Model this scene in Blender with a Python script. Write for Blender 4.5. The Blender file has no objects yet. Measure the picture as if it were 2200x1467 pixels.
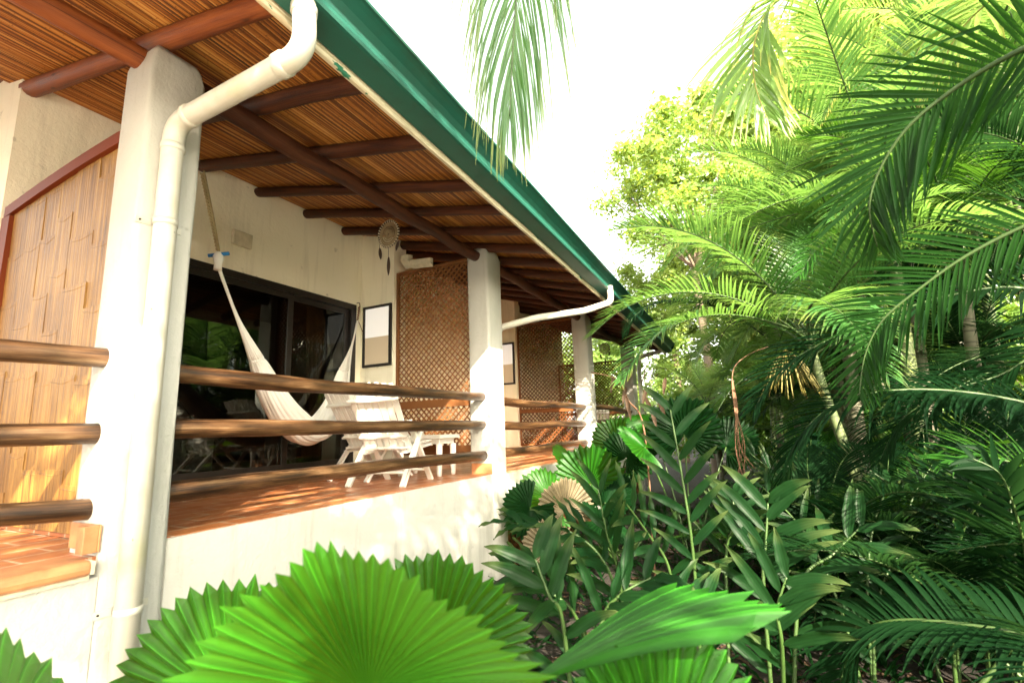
import bpy, math, random
import numpy as np
from mathutils import Vector, Matrix

# ------------------------------------------------------------------ camera
F_PX, PP = 1050.0, (1100.0, 733.5)
_Y = np.array([540, 169.5, F_PX]); _Y /= np.linalg.norm(_Y)
_Z = np.array([-200, -5860, F_PX]); _Z -= _Y * _Y.dot(_Z); _Z /= np.linalg.norm(_Z)
_X = np.cross(_Z, _Y); _X = _X if _X[0] > 0 else -_X
ROT = np.stack([_X, _Y, _Z])
EYE = np.array([0.0, 0.0, 0.5])

scene = bpy.context.scene
cam_d = bpy.data.cameras.new('camera')
cam = bpy.data.objects.new('camera', cam_d)
scene.collection.objects.link(cam)
M = Matrix.Identity(4)
for i in range(3):
    M[i][0] = ROT[i, 0]; M[i][1] = -ROT[i, 1]; M[i][2] = -ROT[i, 2]; M[i][3] = EYE[i]
cam.matrix_world = M
cam_d.sensor_width = 36.0
cam_d.lens = 36.0 * F_PX / 2200.0
cam_d.clip_start = 0.05
cam_d.clip_end = 600
cam_d.dof.use_dof = True
cam_d.dof.focus_distance = 5.0
cam_d.dof.aperture_fstop = 2.2
scene.camera = cam

# ------------------------------------------------------------------ light
SUN = Vector((1.0, -1.2, 0.95)).normalized()
world = bpy.data.worlds.new('World'); scene.world = world
world.use_nodes = True
wn = world.node_tree.nodes; wl = world.node_tree.links
sky = wn.new('ShaderNodeTexSky'); sky.sky_type = 'NISHITA'; sky.sun_disc = False
sky.sun_elevation = math.asin(SUN.z); sky.sun_rotation = math.atan2(SUN.x, SUN.y)
sky.dust_density = 3.0; sky.air_density = 1.0
hs = wn.new('ShaderNodeHueSaturation'); hs.inputs['Saturation'].default_value = 0.35
wl.new(sky.outputs[0], hs.inputs['Color'])
wb = wn.new('ShaderNodeMix'); wb.data_type = 'RGBA'; wb.blend_type = 'MULTIPLY'; wb.inputs[0].default_value = 1.0
wb.inputs[7].default_value = (1.05, 1.0, .84, 1)           # hazy, warm white sky
wl.new(hs.outputs[0], wb.inputs[6]); wl.new(wb.outputs[2], wn['Background'].inputs['Color'])
wn['Background'].inputs['Strength'].default_value = 0.135
sd = bpy.data.lights.new('sun', 'SUN'); sd.energy = 4.4; sd.angle = math.radians(0.5); sd.color = (1.0, 0.87, 0.68)
so = bpy.data.objects.new('sun', sd); scene.collection.objects.link(so)
so.rotation_euler = (-SUN).to_track_quat('-Z', 'Y').to_euler()
scene.view_settings.view_transform = 'Standard'
scene.view_settings.look = 'None'
scene.view_settings.exposure = 2.95
scene.view_settings.gamma = 1.0
scene.cycles.max_bounces = 8
scene.cycles.diffuse_bounces = 6
scene.cycles.glossy_bounces = 3
scene.cycles.transmission_bounces = 4
scene.cycles.transparent_max_bounces = 8
scene.cycles.caustics_reflective = False
scene.cycles.caustics_refractive = False

# ------------------------------------------------------------------ helpers
COL = scene.collection
GZ = -1.15                                     # garden level; veranda floor is z = 0

def ray(u, v): return ROT @ np.array([u - PP[0], v - PP[1], F_PX])
def at(u, v, d): return Vector(EYE + ray(u, v) * d / F_PX)
def onx(u, v, x): r = ray(u, v); return Vector(EYE + r * (x - EYE[0]) / r[0])
def ony(u, v, y): r = ray(u, v); return Vector(EYE + r * (y - EYE[1]) / r[1])

class MB:
    def __init__(s): s.v = []; s.f = []; s.uv = []; s.mi = []; s.sm = []
    def add(s, vs, fs, uvs=None, mat=0, smooth=True):
        b = len(s.v); s.v.extend(tuple(p) for p in vs)
        for k, f in enumerate(fs):
            s.f.append(tuple(b + i for i in f)); s.mi.append(mat); s.sm.append(smooth)
            s.uv.append(uvs[k] if uvs else [(0.0, 0.0)] * len(f))
        return s
    def box(s, lo, hi, mat=0):
        (a, b, c), (d, e, f) = lo, hi
        vs = [(a,b,c),(d,b,c),(d,e,c),(a,e,c),(a,b,f),(d,b,f),(d,e,f),(a,e,f)]
        return s.add(vs, [(0,3,2,1),(4,5,6,7),(0,1,5,4),(1,2,6,5),(2,3,7,6),(3,0,4,7)], None, mat, False)
    def bar(s, p, q, w, t, up=(0,0,1), mat=0):
        p = Vector(p); q = Vector(q); d = (q - p).normalized(); up = Vector(up)
        a = d.cross(up)
        if a.length < 1e-4: a = d.cross(Vector((1,0,0)))
        a.normalize(); b = a.cross(d).normalized(); a = a * w / 2; b = b * t / 2
        vs = [p-a-b, p+a-b, p+a+b, p-a+b, q-a-b, q+a-b, q+a+b, q-a+b]
        L = (q - p).length
        fs = [(0,3,2,1),(4,5,6,7),(0,1,5,4),(1,2,6,5),(2,3,7,6),(3,0,4,7)]
        uv = [[(0,0)]*4, [(L,0)]*4] + [[(0,i*.1),(0,i*.1+.1),(L,i*.1+.1),(L,i*.1)] for i in range(4)]
        return s.add(vs, fs, uv, mat, False)
    def prism(s, poly, off, mat=0, smooth=False):
        n = len(poly); off = Vector(off); a = [Vector(p) for p in poly]; b = [p + off for p in a]
        fs = [tuple(range(n))[::-1], tuple(range(n, 2*n))] + [(i, (i+1) % n, n + (i+1) % n, n + i) for i in range(n)]
        return s.add(a + b, fs, None, mat, smooth)
    def tube(s, path, rad, n=12, mat=0, caps=True, smooth=True, closed=False):
        P = [Vector(p) for p in path]; m = len(P)
        R = rad if hasattr(rad, '__len__') else [rad] * m
        vs = []; L = 0.0; Ls = []
        T0 = (P[1] - P[0]).normalized()
        a = T0.orthogonal().normalized()
        for i in range(m):
            if closed: T = (P[(i+1) % m] - P[i-1]).normalized()
            else: T = (P[min(i+1, m-1)] - P[max(i-1, 0)]).normalized()
            a = (a - T * a.dot(T)).normalized(); b = T.cross(a)
            if i: L += (P[i] - P[i-1]).length
            Ls.append(L)
            for k in range(n):
                t = 2 * math.pi * k / n
                vs.append(P[i] + (a * math.cos(t) + b * math.sin(t)) * R[i])
        fs = []; uv = []
        for i in range(m if closed else m - 1):
            j = (i + 1) % m
            for k in range(n):
                k2 = (k + 1) % n
                fs.append((i*n+k, i*n+k2, j*n+k2, j*n+k))
                u0, u1 = Ls[i], Ls[j] if j else Ls[i] + .01
                uv.append([(u0, k/n), (u0, (k+1)/n), (u1, (k+1)/n), (u1, k/n)])
        s.add(vs, fs, uv, mat, smooth)
        if caps and not closed:
            b0 = len(s.v) - m * n
            s.f.append(tuple(b0 + k for k in range(n))[::-1]); s.f.append(tuple(b0 + (m-1)*n + k for k in range(n)))
            for q in range(2):
                s.uv.append([(0.0, 0.5 + .2*math.sin(2*math.pi*k/n)) for k in range(n)]); s.mi.append(mat); s.sm.append(False)
        return s
    def lathe(s, prof, c=(0,0,0), n=20, mat=0, axis='z'):
        c = Vector(c); vs = []
        for r, h in prof:
            for k in range(n):
                t = 2 * math.pi * k / n
                p = (r*math.cos(t), r*math.sin(t), h) if axis == 'z' else (r*math.cos(t), h, r*math.sin(t))
                vs.append(c + Vector(p))
        fs = [(i*n+k, i*n+(k+1) % n, (i+1)*n+(k+1) % n, (i+1)*n+k) for i in range(len(prof)-1) for k in range(n)]
        return s.add(vs, fs, None, mat)
    def mesh(s, name, mats):
        me = bpy.data.meshes.new(name)
        me.from_pydata(s.v, [], s.f)
        for m in (mats if isinstance(mats, (list, tuple)) else [mats]): me.materials.append(m)
        me.polygons.foreach_set('material_index', s.mi)
        me.polygons.foreach_set('use_smooth', s.sm)
        ul = me.uv_layers.new(name='UVMap')
        ul.data.foreach_set('uv', [c for f in s.uv for p in f for c in p])
        me.update()
        return me
    def build(s, name, mats, parent=None, bevel=0, seg=2, loc=None):
        o = bpy.data.objects.new(name, s.mesh(name, mats)); COL.objects.link(o)
        if parent: o.parent = parent
        if loc is not None: o.location = loc
        if bevel:
            b = o.modifiers.new('bevel', 'BEVEL'); b.width = bevel; b.segments = seg; b.limit_method = 'ANGLE'
        return o

def tag(o, label=None, cat=None, group=None, kind=None):
    for k, v in (('label', label), ('category', cat), ('group', group), ('kind', kind)):
        if v: o[k] = v
    return o
def thing(name, label, cat, loc=(0,0,0), group=None, rz=0.0):
    o = bpy.data.objects.new(name, None); COL.objects.link(o); o.location = loc; o.rotation_euler.z = rz
    o.empty_display_size = .1
    return tag(o, label, cat, group)
def inst(name, mesh, parent, loc=(0,0,0), rot=(0,0,0), sc=1.0):
    o = bpy.data.objects.new(name, mesh); COL.objects.link(o); o.parent = parent
    o.location = loc; o.rotation_euler = rot; o.scale = (sc, sc, sc) if not hasattr(sc, '__len__') else sc
    return o
def copy_tree(o, parent=None):
    c = o.copy(); COL.objects.link(c); c.parent = parent
    for ch in list(o.children): copy_tree(ch, c)
    return c

# ------------------------------------------------------------------ materials
class NT:
    def __init__(s, name):
        s.m = bpy.data.materials.new(name); s.m.use_nodes = True
        s.t = s.m.node_tree; s.n = s.t.nodes; s.l = s.t.links
        s.p = s.n['Principled BSDF']
    def new(s, t, **kw):
        n = s.n.new(t)
        for k, v in kw.items(): setattr(n, k, v)
        return n
    def link(s, a, b): s.l.new(a, b)
    def coord(s, kind='Object'): return s.new('ShaderNodeTexCoord').outputs[kind]
    def mapping(s, src, scale=(1,1,1)):
        m = s.new('ShaderNodeMapping'); m.inputs['Scale'].default_value = scale; s.link(src, m.inputs[0]); return m.outputs[0]
    def noise(s, src, scale, detail=4, rough=.55, out='Fac'):
        n = s.new('ShaderNodeTexNoise'); n.inputs['Scale'].default_value = scale; n.inputs['Detail'].default_value = detail
        n.inputs['Roughness'].default_value = rough; s.link(src, n.inputs['Vector']); return n.outputs[out]
    def ramp(s, src, stops, interp='LINEAR'):
        r = s.new('ShaderNodeValToRGB'); e = r.color_ramp.elements; r.color_ramp.interpolation = interp
        while len(e) < len(stops): e.new(.5)
        for i, (p, c) in enumerate(stops):
            e[i].position = p; e[i].color = (*c, 1) if len(c) == 3 else c
        s.link(src, r.inputs[0]); return r.outputs[0]
    def mix(s, fac, a, b, mode='MIX'):
        m = s.new('ShaderNodeMix', data_type='RGBA', blend_type=mode)
        for idx, val in ((0, fac), (6, a), (7, b)):
            if isinstance(val, (int, float)): m.inputs[idx].default_value = val
            elif isinstance(val, tuple): m.inputs[idx].default_value = (*val, 1)
            else: s.link(val, m.inputs[idx])
        return m.outputs[2]
    def math(s, op, a, b=0.0):
        m = s.new('ShaderNodeMath', operation=op)
        for i, v in enumerate((a, b)):
            if isinstance(v, (int, float)): m.inputs[i].default_value = v
            else: s.link(v, m.inputs[i])
        return m.outputs[0]
    def bump(s, h, strength=.3, dist=.01):
        b = s.new('ShaderNodeBump'); b.inputs['Strength'].default_value = strength; b.inputs['Distance'].default_value = dist
        s.link(h, b.inputs['Height']); s.link(b.outputs[0], s.p.inputs['Normal']); return b.outputs[0]
    def base(s, c):
        if isinstance(c, tuple): s.p.inputs['Base Color'].default_value = (*c, 1)
        else: s.link(c, s.p.inputs['Base Color'])
    def rough(s, r):
        if isinstance(r, float): s.p.inputs['Roughness'].default_value = r
        else: s.link(r, s.p.inputs['Roughness'])

W_ = lambda g: (g, g, g)
MT = {}
def simple(name, c, r=.6, metal=0.0, bump=0, bscale=60, var=.12):
    t = NT(name); co = t.coord()
    n = t.noise(co, bscale * .2, 4)
    t.base(t.mix(t.ramp(n, [(.35, W_(0)), (.7, W_(1))]), c, tuple(x * (1 - var*2) for x in c)))
    t.rough(float(r)); t.p.inputs['Metallic'].default_value = metal
    if bump: t.bump(t.noise(co, bscale, 5), bump, .01)
    MT[name] = t.m; return t.m

def m_plaster(name, c, dirt):
    t = NT(name); co = t.coord()
    big = t.noise(co, 1.3, 5, .6); fine = t.noise(co, 26, 6, .65); spots = t.noise(co, 9, 3, .5)
    st = t.mapping(co, (5, 5, .5)); streak = t.noise(st, 1.6, 5, .6)
    col = t.mix(t.ramp(big, [(.42, W_(0)), (.75, W_(.55))]), c, dirt)
    col = t.mix(t.ramp(streak, [(.52, W_(0)), (.78, W_(.6))]), col, tuple(x * .72 for x in dirt))
    col = t.mix(t.ramp(spots, [(.7, W_(0)), (.76, W_(.5))]), col, tuple(x * .5 for x in dirt))
    t.base(col); t.rough(.85)
    h = t.mix(.4, fine, t.noise(co, 6, 3)); t.bump(h, .55, .02)
    MT[name] = t.m
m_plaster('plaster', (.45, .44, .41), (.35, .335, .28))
m_plaster('wall_plaster', (.92, .87, .71), (.88, .82, .64))

def m_wood(name, ramp, r=.4, along=1.0, grain=26.0, bump=.35, knots=True, coat=0.0, spec=.3):
    t = NT(name); uv = t.coord('UV')
    oi = t.new('ShaderNodeObjectInfo')
    mp = t.new('ShaderNodeMapping'); t.link(uv, mp.inputs[0]); mp.inputs['Scale'].default_value = (along, 3.0, 1)
    cb = t.new('ShaderNodeCombineXYZ'); t.link(t.math('MULTIPLY', oi.outputs['Random'], 37.0), cb.inputs[0]); t.link(t.math('MULTIPLY', oi.outputs['Random'], 9.0), cb.inputs[2])
    t.link(cb.outputs[0], mp.inputs['Location'])
    n1 = t.noise(mp.outputs[0], 2.2, 4, .6)
    mp2 = t.mapping(mp.outputs[0], (.55, grain * .4, 1))
    n2 = t.noise(mp2, 2.0, 7, .7)
    f = t.math('ADD', t.math('MULTIPLY', n1, .62), t.math('MULTIPLY', n2, .46))
    col = t.ramp(f, ramp)
    crack = t.noise(t.mapping(mp.outputs[0], (.35, 7, 1)), 2.2, 3, .5)
    col = t.mix(t.ramp(crack, [(.285, W_(.85)), (.31, W_(0))]), col, tuple(x * .18 for x in ramp[0][1]))
    if knots:
        vo = t.new('ShaderNodeTexVoronoi'); vo.inputs['Scale'].default_value = 1.5; t.link(t.mapping(mp.outputs[0], (1.6, .8, 1)), vo.inputs['Vector'])
        col = t.mix(t.ramp(vo.outputs['Distance'], [(.045, W_(.85)), (.12, W_(0))]), col, tuple(x * .25 for x in ramp[1][1]))
    t.base(col); t.rough(t.ramp(n1, [(.3, W_(r - .08)), (.7, W_(r + .15))]))
    t.bump(t.math('ADD', n2, t.math('MULTIPLY', crack, .6)), bump, .012)
    if coat: t.p.inputs['Coat Weight'].default_value = coat; t.p.inputs['Coat Roughness'].default_value = .25
    t.p.inputs['Specular IOR Level'].default_value = spec
    MT[name] = t.m
m_wood('rail_wood', [(.44, (.013, .006, .003)), (.52, (.045, .020, .008)), (.60, (.095, .046, .018)), (.74, (.22, .14, .075))], .36, coat=.25)
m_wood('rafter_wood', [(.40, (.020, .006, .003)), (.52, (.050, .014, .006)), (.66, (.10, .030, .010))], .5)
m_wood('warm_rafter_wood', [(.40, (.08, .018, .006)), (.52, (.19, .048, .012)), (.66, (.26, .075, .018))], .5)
m_wood('lattice_wood', [(.40, (.06, .020, .006)), (.52, (.13, .045, .013)), (.66, (.23, .095, .030))], .5, grain=16)
m_wood('door_wood', [(.40, (.06, .010, .004)), (.52, (.14, .026, .008)), (.66, (.22, .055, .016))], .5, spec=.2)
m_wood('white_wood', [(.25, (.66, .62, .55)), (.5, (.80, .78, .73)), (.75, (.86, .85, .81))], .45, bump=.15)

def m_cane():
    t = NT('cane'); uv = t.coord('UV')
    sx = t.new('ShaderNodeSeparateXYZ'); t.link(uv, sx.inputs[0])
    idx = t.math('FLOOR', sx.outputs[0])
    wn_ = t.new('ShaderNodeTexWhiteNoise', noise_dimensions='1D'); t.link(idx, wn_.inputs['W'])
    cb = t.new('ShaderNodeCombineXYZ'); t.link(t.math('MULTIPLY', idx, 3.7), cb.inputs[0]); t.link(sx.outputs[1], cb.inputs[1])
    n = t.noise(t.mapping(cb.outputs[0], (1, .9, 1)), 1.0, 4, .6)
    n2 = t.noise(t.mapping(cb.outputs[0], (1, 14, 1)), 1.0, 3, .6)
    f = t.math('ADD', t.math('ADD', t.math('MULTIPLY', wn_.outputs[0], .34), t.math('MULTIPLY', n, .5)), t.math('MULTIPLY', n2, .14))
    col = t.ramp(f, [(.28, (.03, .008, .002)), (.41, (.17, .048, .007)), (.53, (.38, .135, .020)), (.65, (.54, .26, .058)), (.79, (.64, .43, .17))])
    ring = t.math('FRACT', t.math('ADD', t.math('MULTIPLY', sx.outputs[1], 3.3), t.math('MULTIPLY', wn_.outputs[0], 9.0)))
    col = t.mix(t.ramp(ring, [(.0, W_(.7)), (.035, W_(0))]), col, (.06, .02, .008))
    gap = t.math('ABSOLUTE', t.math('SUBTRACT', t.math('FRACT', sx.outputs[0]), .5))
    col = t.mix(t.ramp(gap, [(.34, W_(0)), (.46, W_(.72))]), col, (.020, .006, .002))
    t.base(col); t.rough(.5)
    MT['cane'] = t.m
m_cane()

def m_tile():
    t = NT('terracotta_tile'); co = t.coord()
    mp = t.new('ShaderNodeMapping'); mp.inputs['Rotation'].default_value = (0, 0, math.pi/2); t.link(co, mp.inputs[0])
    b = t.new('ShaderNodeTexBrick'); b.offset = .5; t.link(mp.outputs[0], b.inputs['Vector'])
    b.inputs['Scale'].default_value = 1.0; b.inputs['Brick Width'].default_value = .36; b.inputs['Row Height'].default_value = .19
    b.inputs['Mortar Size'].default_value = .009; b.inputs['Mortar Smooth'].default_value = .2
    b.inputs['Color1'].default_value = (.38, .115, .034, 1); b.inputs['Color2'].default_value = (.48, .175, .055, 1)
    b.inputs['Mortar'].default_value = (.56, .42, .29, 1)
    n = t.noise(co, 5, 5, .6)
    t.base(t.mix(t.ramp(n, [(.4, W_(0)), (.75, W_(.6))]), b.outputs['Color'], (.32, .088, .027)))
    t.rough(t.ramp(n, [(.3, W_(.28)), (.7, W_(.5))])); t.bump(b.outputs['Fac'], -.3, .004)
    MT['terracotta_tile'] = t.m
m_tile()
simple('sill_clay', (.55, .24, .10), .5, bump=.2, bscale=30, var=.25)

def m_bamboo():
    t = NT('split_bamboo'); co = t.coord()
    oi = t.new('ShaderNodeObjectInfo')
    a = t.noise(t.mapping(co, (36, 36, 1.2)), 1.0, 6, .7); b = t.noise(t.mapping(co, (110, 110, .7)), 1.0, 5, .6)
    c = t.noise(co, 1.7, 3)
    f = t.math('ADD', t.math('MULTIPLY', a, .5), t.math('ADD', t.math('MULTIPLY', b, .25), t.math('MULTIPLY', c, .28)))
    col = t.ramp(f, [(.39, (.05, .018, .003)), (.47, (.17, .075, .011)), (.56, (.28, .14, .025)), (.67, (.37, .22, .055))])
    cr = t.noise(t.mapping(co, (60, 60, .8)), 1.0, 2, .5)
    col = t.mix(t.ramp(cr, [(.27, W_(.95)), (.315, W_(0))]), col, (.07, .025, .006))
    t.base(col); t.rough(.45); t.bump(t.math('ADD', b, t.math('MULTIPLY', cr, .8)), .5, .015)
    MT['split_bamboo'] = t.m
m_bamboo()

def m_gutter():
    t = NT('green_gutter'); co = t.coord()
    n = t.noise(co, 7, 5, .65); n2 = t.noise(t.mapping(co, (9, .8, 9)), 1.5, 5, .6)
    col = t.mix(t.ramp(n, [(.45, W_(0)), (.75, W_(.7))]), (.007, .074, .052), (.011, .050, .034))
    col = t.mix(t.ramp(n2, [(.58, W_(0)), (.78, W_(.4))]), col, (.035, .06, .032))
    t.base(col); t.rough(.5); MT['green_gutter'] = t.m
    t = NT('painted_fascia'); co = t.coord()
    g = t.noise(t.mapping(co, (30, 1.5, 60)), 1.2, 5, .6)
    col = t.ramp(g, [(.35, (.45, .36, .22)), (.55, (.66, .58, .42)), (.7, (.74, .69, .55))])
    ch = t.noise(t.mapping(co, (12, 5, 12)), 1.0, 4, .6)
    col = t.mix(t.ramp(ch, [(.635, W_(0)), (.65, W_(1))]), col, (.015, .15, .085))
    sx = t.new('ShaderNodeSeparateXYZ'); t.link(co, sx.inputs[0])
    t.base(col); t.rough(.65); t.bump(g, .3, .01); MT['painted_fascia'] = t.m
    t = NT('cream_pipe'); co = t.coord()
    n = t.noise(co, 5, 5, .65); s2 = t.noise(co, 14, 4, .6); s3 = t.noise(co, 3.1, 4)
    col = t.mix(t.ramp(n, [(.45, W_(0)), (.8, W_(.7))]), (.50, .48, .42), (.40, .36, .26))
    col = t.mix(t.ramp(s3, [(.58, W_(0)), (.78, W_(.55))]), col, (.40, .40, .14))
    col = t.mix(t.ramp(s2, [(.71, W_(0)), (.735, W_(.9))]), col, (.10, .14, .08))
    t.base(col); t.rough(.42); MT['cream_pipe'] = t.m
m_gutter()
simple('mortar', (.62, .55, .42), .9, bump=.4)
simple('black_frame', (.018, .014, .012), .35)
simple('bronze_frame', (.10, .065, .028), .35, metal=.4)
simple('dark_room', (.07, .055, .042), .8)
simple('linen', (.70, .66, .58), .9, bump=.2, bscale=90)
simple('cushion_grey', (.42, .39, .33), .9)
simple('curtain_tan', (.42, .26, .10), .9)
simple('roof_clay', (.30, .12, .06), .85, bump=.4)
simple('pale_box', (.70, .64, .48), .5)
simple('rope', (.42, .33, .17), .9, bump=.5, bscale=220)
simple('blue_stick', (.015, .22, .60), .4)
simple('feather', (.05, .028, .018), .7)
simple('web_thread', (.30, .22, .12), .8)
simple('shell', (.70, .62, .46), .5)
simple('hook_iron', (.04, .03, .025), .5, metal=.6)
simple('steel', (.5, .5, .48), .3, metal=.9)
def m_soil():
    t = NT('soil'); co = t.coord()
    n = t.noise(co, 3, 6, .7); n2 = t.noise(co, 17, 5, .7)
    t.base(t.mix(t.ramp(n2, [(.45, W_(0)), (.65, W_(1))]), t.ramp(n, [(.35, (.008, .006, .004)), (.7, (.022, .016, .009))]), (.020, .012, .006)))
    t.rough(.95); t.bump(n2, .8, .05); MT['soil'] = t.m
m_soil()
def m_cloth():
    t = NT('hammock_cloth'); uv = t.coord('UV')
    n = t.noise(t.mapping(uv, (2, 60, 1)), 2.0, 4); f = t.noise(t.mapping(uv, (120, 120, 1)), 2.0, 2)
    t.base(t.mix(t.ramp(n, [(.35, W_(0)), (.7, W_(1))]), (.92, .90, .85), (.82, .79, .73)))
    t.rough(.95); t.bump(f, .25, .004); MT['hammock_cloth'] = t.m
m_cloth()
def m_glass():
    t = NT('door_glass')
    gl = t.new('ShaderNodeBsdfGlossy'); gl.inputs['Roughness'].default_value = .0; gl.inputs['Color'].default_value = (.9, .95, .92, 1)
    tr = t.new('ShaderNodeBsdfTransparent'); tr.inputs['Color'].default_value = (.42, .42, .40, 1)
    fr = t.new('ShaderNodeFresnel'); fr.inputs['IOR'].default_value = 1.45
    ms = t.new('ShaderNodeMixShader'); t.link(fr.outputs[0], ms.inputs[0]); t.link(tr.outputs[0], ms.inputs[1]); t.link(gl.outputs[0], ms.inputs[2])
    t.link(ms.outputs[0], t.n['Material Output'].inputs['Surface']); MT['door_glass'] = t.m
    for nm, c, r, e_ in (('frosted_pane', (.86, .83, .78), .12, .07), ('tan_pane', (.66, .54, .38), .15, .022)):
        t = NT(nm); t.base(c); t.rough(r); MT[nm] = t.m            # emission added so the panes read brighter than the shaded wall
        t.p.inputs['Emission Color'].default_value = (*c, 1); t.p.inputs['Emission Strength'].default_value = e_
m_glass()

def m_leaf(name, c1, c2, trans=.35, rough=.38, tip=None, spec=.5, tcol=None, stripe=0.0, wsc=1.5, tr0=.62, tr1=1.0):
    """leaf: diffuse + gloss on the faces, some light let through"""
    t = NT(name); oi = t.new('ShaderNodeObjectInfo'); co = t.coord(); uv = t.coord('UV')
    n = t.noise(co, 2.6, 3)
    f = t.math('ADD', t.math('MULTIPLY', oi.outputs['Random'], .6), t.math('MULTIPLY', n, .55))
    col = t.ramp(f, [(.2, c1), (.85, c2)])
    sx = t.new('ShaderNodeSeparateXYZ'); t.link(uv, sx.inputs[0])
    if tip: col = t.mix(t.ramp(t.math('MULTIPLY', sx.outputs[0], t.math('ADD', n, .5)), [(min(tr0, .99), W_(0)), (min(tr1, 1.0), W_(.9))]), col, tip)
    if stripe:
        fr_ = t.math('ABSOLUTE', t.math('SUBTRACT', t.math('FRACT', t.math('MULTIPLY', sx.outputs[1], 2.0)), .5))
        if wsc == 1.5:
            col = t.mix(t.ramp(fr_, [(.38, W_(0)), (.5, W_(.75))]), col, tuple(x * .35 for x in c1)); col = t.mix(t.ramp(fr_, [(.0, W_(.55)), (.09, W_(0))]), col, tuple(min(1, x * 2.6) for x in c2))
        st = t.new('ShaderNodeTexWave', bands_direction='Y'); st.inputs['Scale'].default_value = wsc; st.inputs['Distortion'].default_value = .6
        t.link(t.mapping(uv, (1, 1, 1)), st.inputs['Vector'])
        col = t.mix(t.ramp(st.outputs['Fac'], [(.3, W_(stripe)), (.8, W_(0))]), col, tuple(x * .62 for x in c1))
        t.bump(st.outputs['Fac'], .12, .004)
    t.base(col); t.rough(rough); t.p.inputs['Specular IOR Level'].default_value = spec
    tr = t.new('ShaderNodeBsdfTranslucent')
    t.link(t.mix(.8, col, tcol or tuple(min(1, x * k) for x, k in zip(c2, (2.6, 2.3, .9)))), tr.inputs['Color'])
    ms = t.new('ShaderNodeMixShader'); ms.inputs[0].default_value = trans
    t.link(t.p.outputs[0], ms.inputs[1]); t.link(tr.outputs[0], ms.inputs[2])
    t.link(ms.outputs[0], t.n['Material Output'].inputs['Surface'])
    MT[name] = t.m
m_leaf('fan_leaf', (.004, .050, .002), (.016, .100, .005), .30, .42, spec=.25, stripe=.5, tcol=(.34, .54, .02))
m_leaf('fan_leaf_dark', (.002, .016, .004), (.006, .030, .006), .28, .45, spec=.08, stripe=.5, tcol=(.06, .20, .02))  # darkened copy of fan_leaf; shade is put into the colour
m_leaf('dead_fan', (.10, .078, .042), (.16, .125, .07), .2, .7, stripe=.6)
m_leaf('palm_leaf', (.007, .040, .005), (.020, .080, .009), .38, .45, spec=.16, tcol=(.11, .27, .02))  # palm copies below run from shaded to lit; that light is in their colour
m_leaf('palm_leaf_mid', (.026, .105, .024), (.070, .180, .044), .42, .33, spec=.5, tcol=(.24, .44, .07), tip=(.16, .18, .04))
m_leaf('palm_leaf_deep', (.0016, .014, .0016), (.005, .026, .0025), .26, .46, spec=.1, tcol=(.06, .20, .015))  # darker copy for near fronds, shade put into the green
m_leaf('palm_leaf_blue', (.0012, .009, .003), (.004, .018, .005), .22, .5, spec=.05, tcol=(.06, .18, .04))  # near-black copy; undergrowth shade is put into the leaf colour
m_leaf('palm_leaf_sunny', (.08, .19, .04), (.19, .29, .08), .45, .36, tip=(.36, .25, .06), spec=.5, tcol=(.34, .50, .10))  # paler copy for the bright thicket; sunlight is put into the colour
m_leaf('ginger_leaf', (.0025, .017, .005), (.009, .036, .009), .30, .42, tip=(.07, .10, .03), spec=.10, stripe=.4, wsc=1.3, tcol=(.10, .24, .04))
m_leaf('tree_leaf', (.11, .21, .05), (.22, .31, .10), .42, .45)
m_leaf('tree_leaf_dark', (.045, .12, .02), (.10, .18, .03), .38, .45)
m_leaf('dry_leaf', (.035, .019, .009), (.075, .042, .02), .2, .8)
simple('rachis', (.035, .07, .014), .5)
simple('rachis_yellow', (.34, .30, .08), .45)
simple('cane_stem', (.035, .075, .014), .5)
simple('fruit_stalk', (.13, .11, .02), .6)
simple('dry_stalk', (.20, .10, .055), .8)
simple('bark', (.16, .12, .085), .9, bump=.6, bscale=25)
def m_trunk(name, c1, c2):
    t = NT(name); uv = t.coord('UV'); sx = t.new('ShaderNodeSeparateXYZ'); t.link(uv, sx.inputs[0])
    n = t.noise(t.coord(), 5, 5)
    fr = t.math('FRACT', t.math('ADD', t.math('MULTIPLY', sx.outputs[0], 8.0), t.math('MULTIPLY', n, .25)))
    col = t.mix(t.ramp(n, [(.35, W_(0)), (.7, W_(1))]), c1, c2)
    col = t.mix(t.ramp(fr, [(.0, W_(.85)), (.14, W_(0)), (.9, W_(0)), (1.0, W_(.85))]), col, tuple(x * .35 for x in c1))
    t.base(col); t.rough(.7); t.bump(fr, .3, .01); MT[name] = t.m
m_trunk('palm_trunk', (.09, .085, .05), (.17, .165, .11))
m_trunk('pale_trunk', (.28, .29, .23), (.38, .38, .32))
m_trunk('green_trunk', (.05, .075, .022), (.10, .125, .045))

# ------------------------------------------------------------------ ground
g = MB()
N = 48
rng = random.Random(3)
def gz(x, y):
    return GZ + .05 * math.sin(x * 1.3 + .5) * math.cos(y * 1.1) + (0.0 if y < 22 else min(2.2, (y - 22) * .06))
xs = [-150, -80, -40, -20] + [-10 + i * .8 for i in range(40)] + [24, 32, 45, 80, 150]
ys = [-60, -30, -12] + [-6 + i * .8 for i in range(40)] + [28, 34, 42, 60, 100, 200]
vs = [(x, y, gz(x, y)) for y in ys for x in xs]
nx = len(xs)
g.add(vs, [(j*nx+i, j*nx+i+1, (j+1)*nx+i+1, (j+1)*nx+i) for j in range(len(ys)-1) for i in range(nx-1)])
tag(g.build('ground', MT['soil']), 'dark garden soil under the palms', 'ground', kind='structure')

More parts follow.
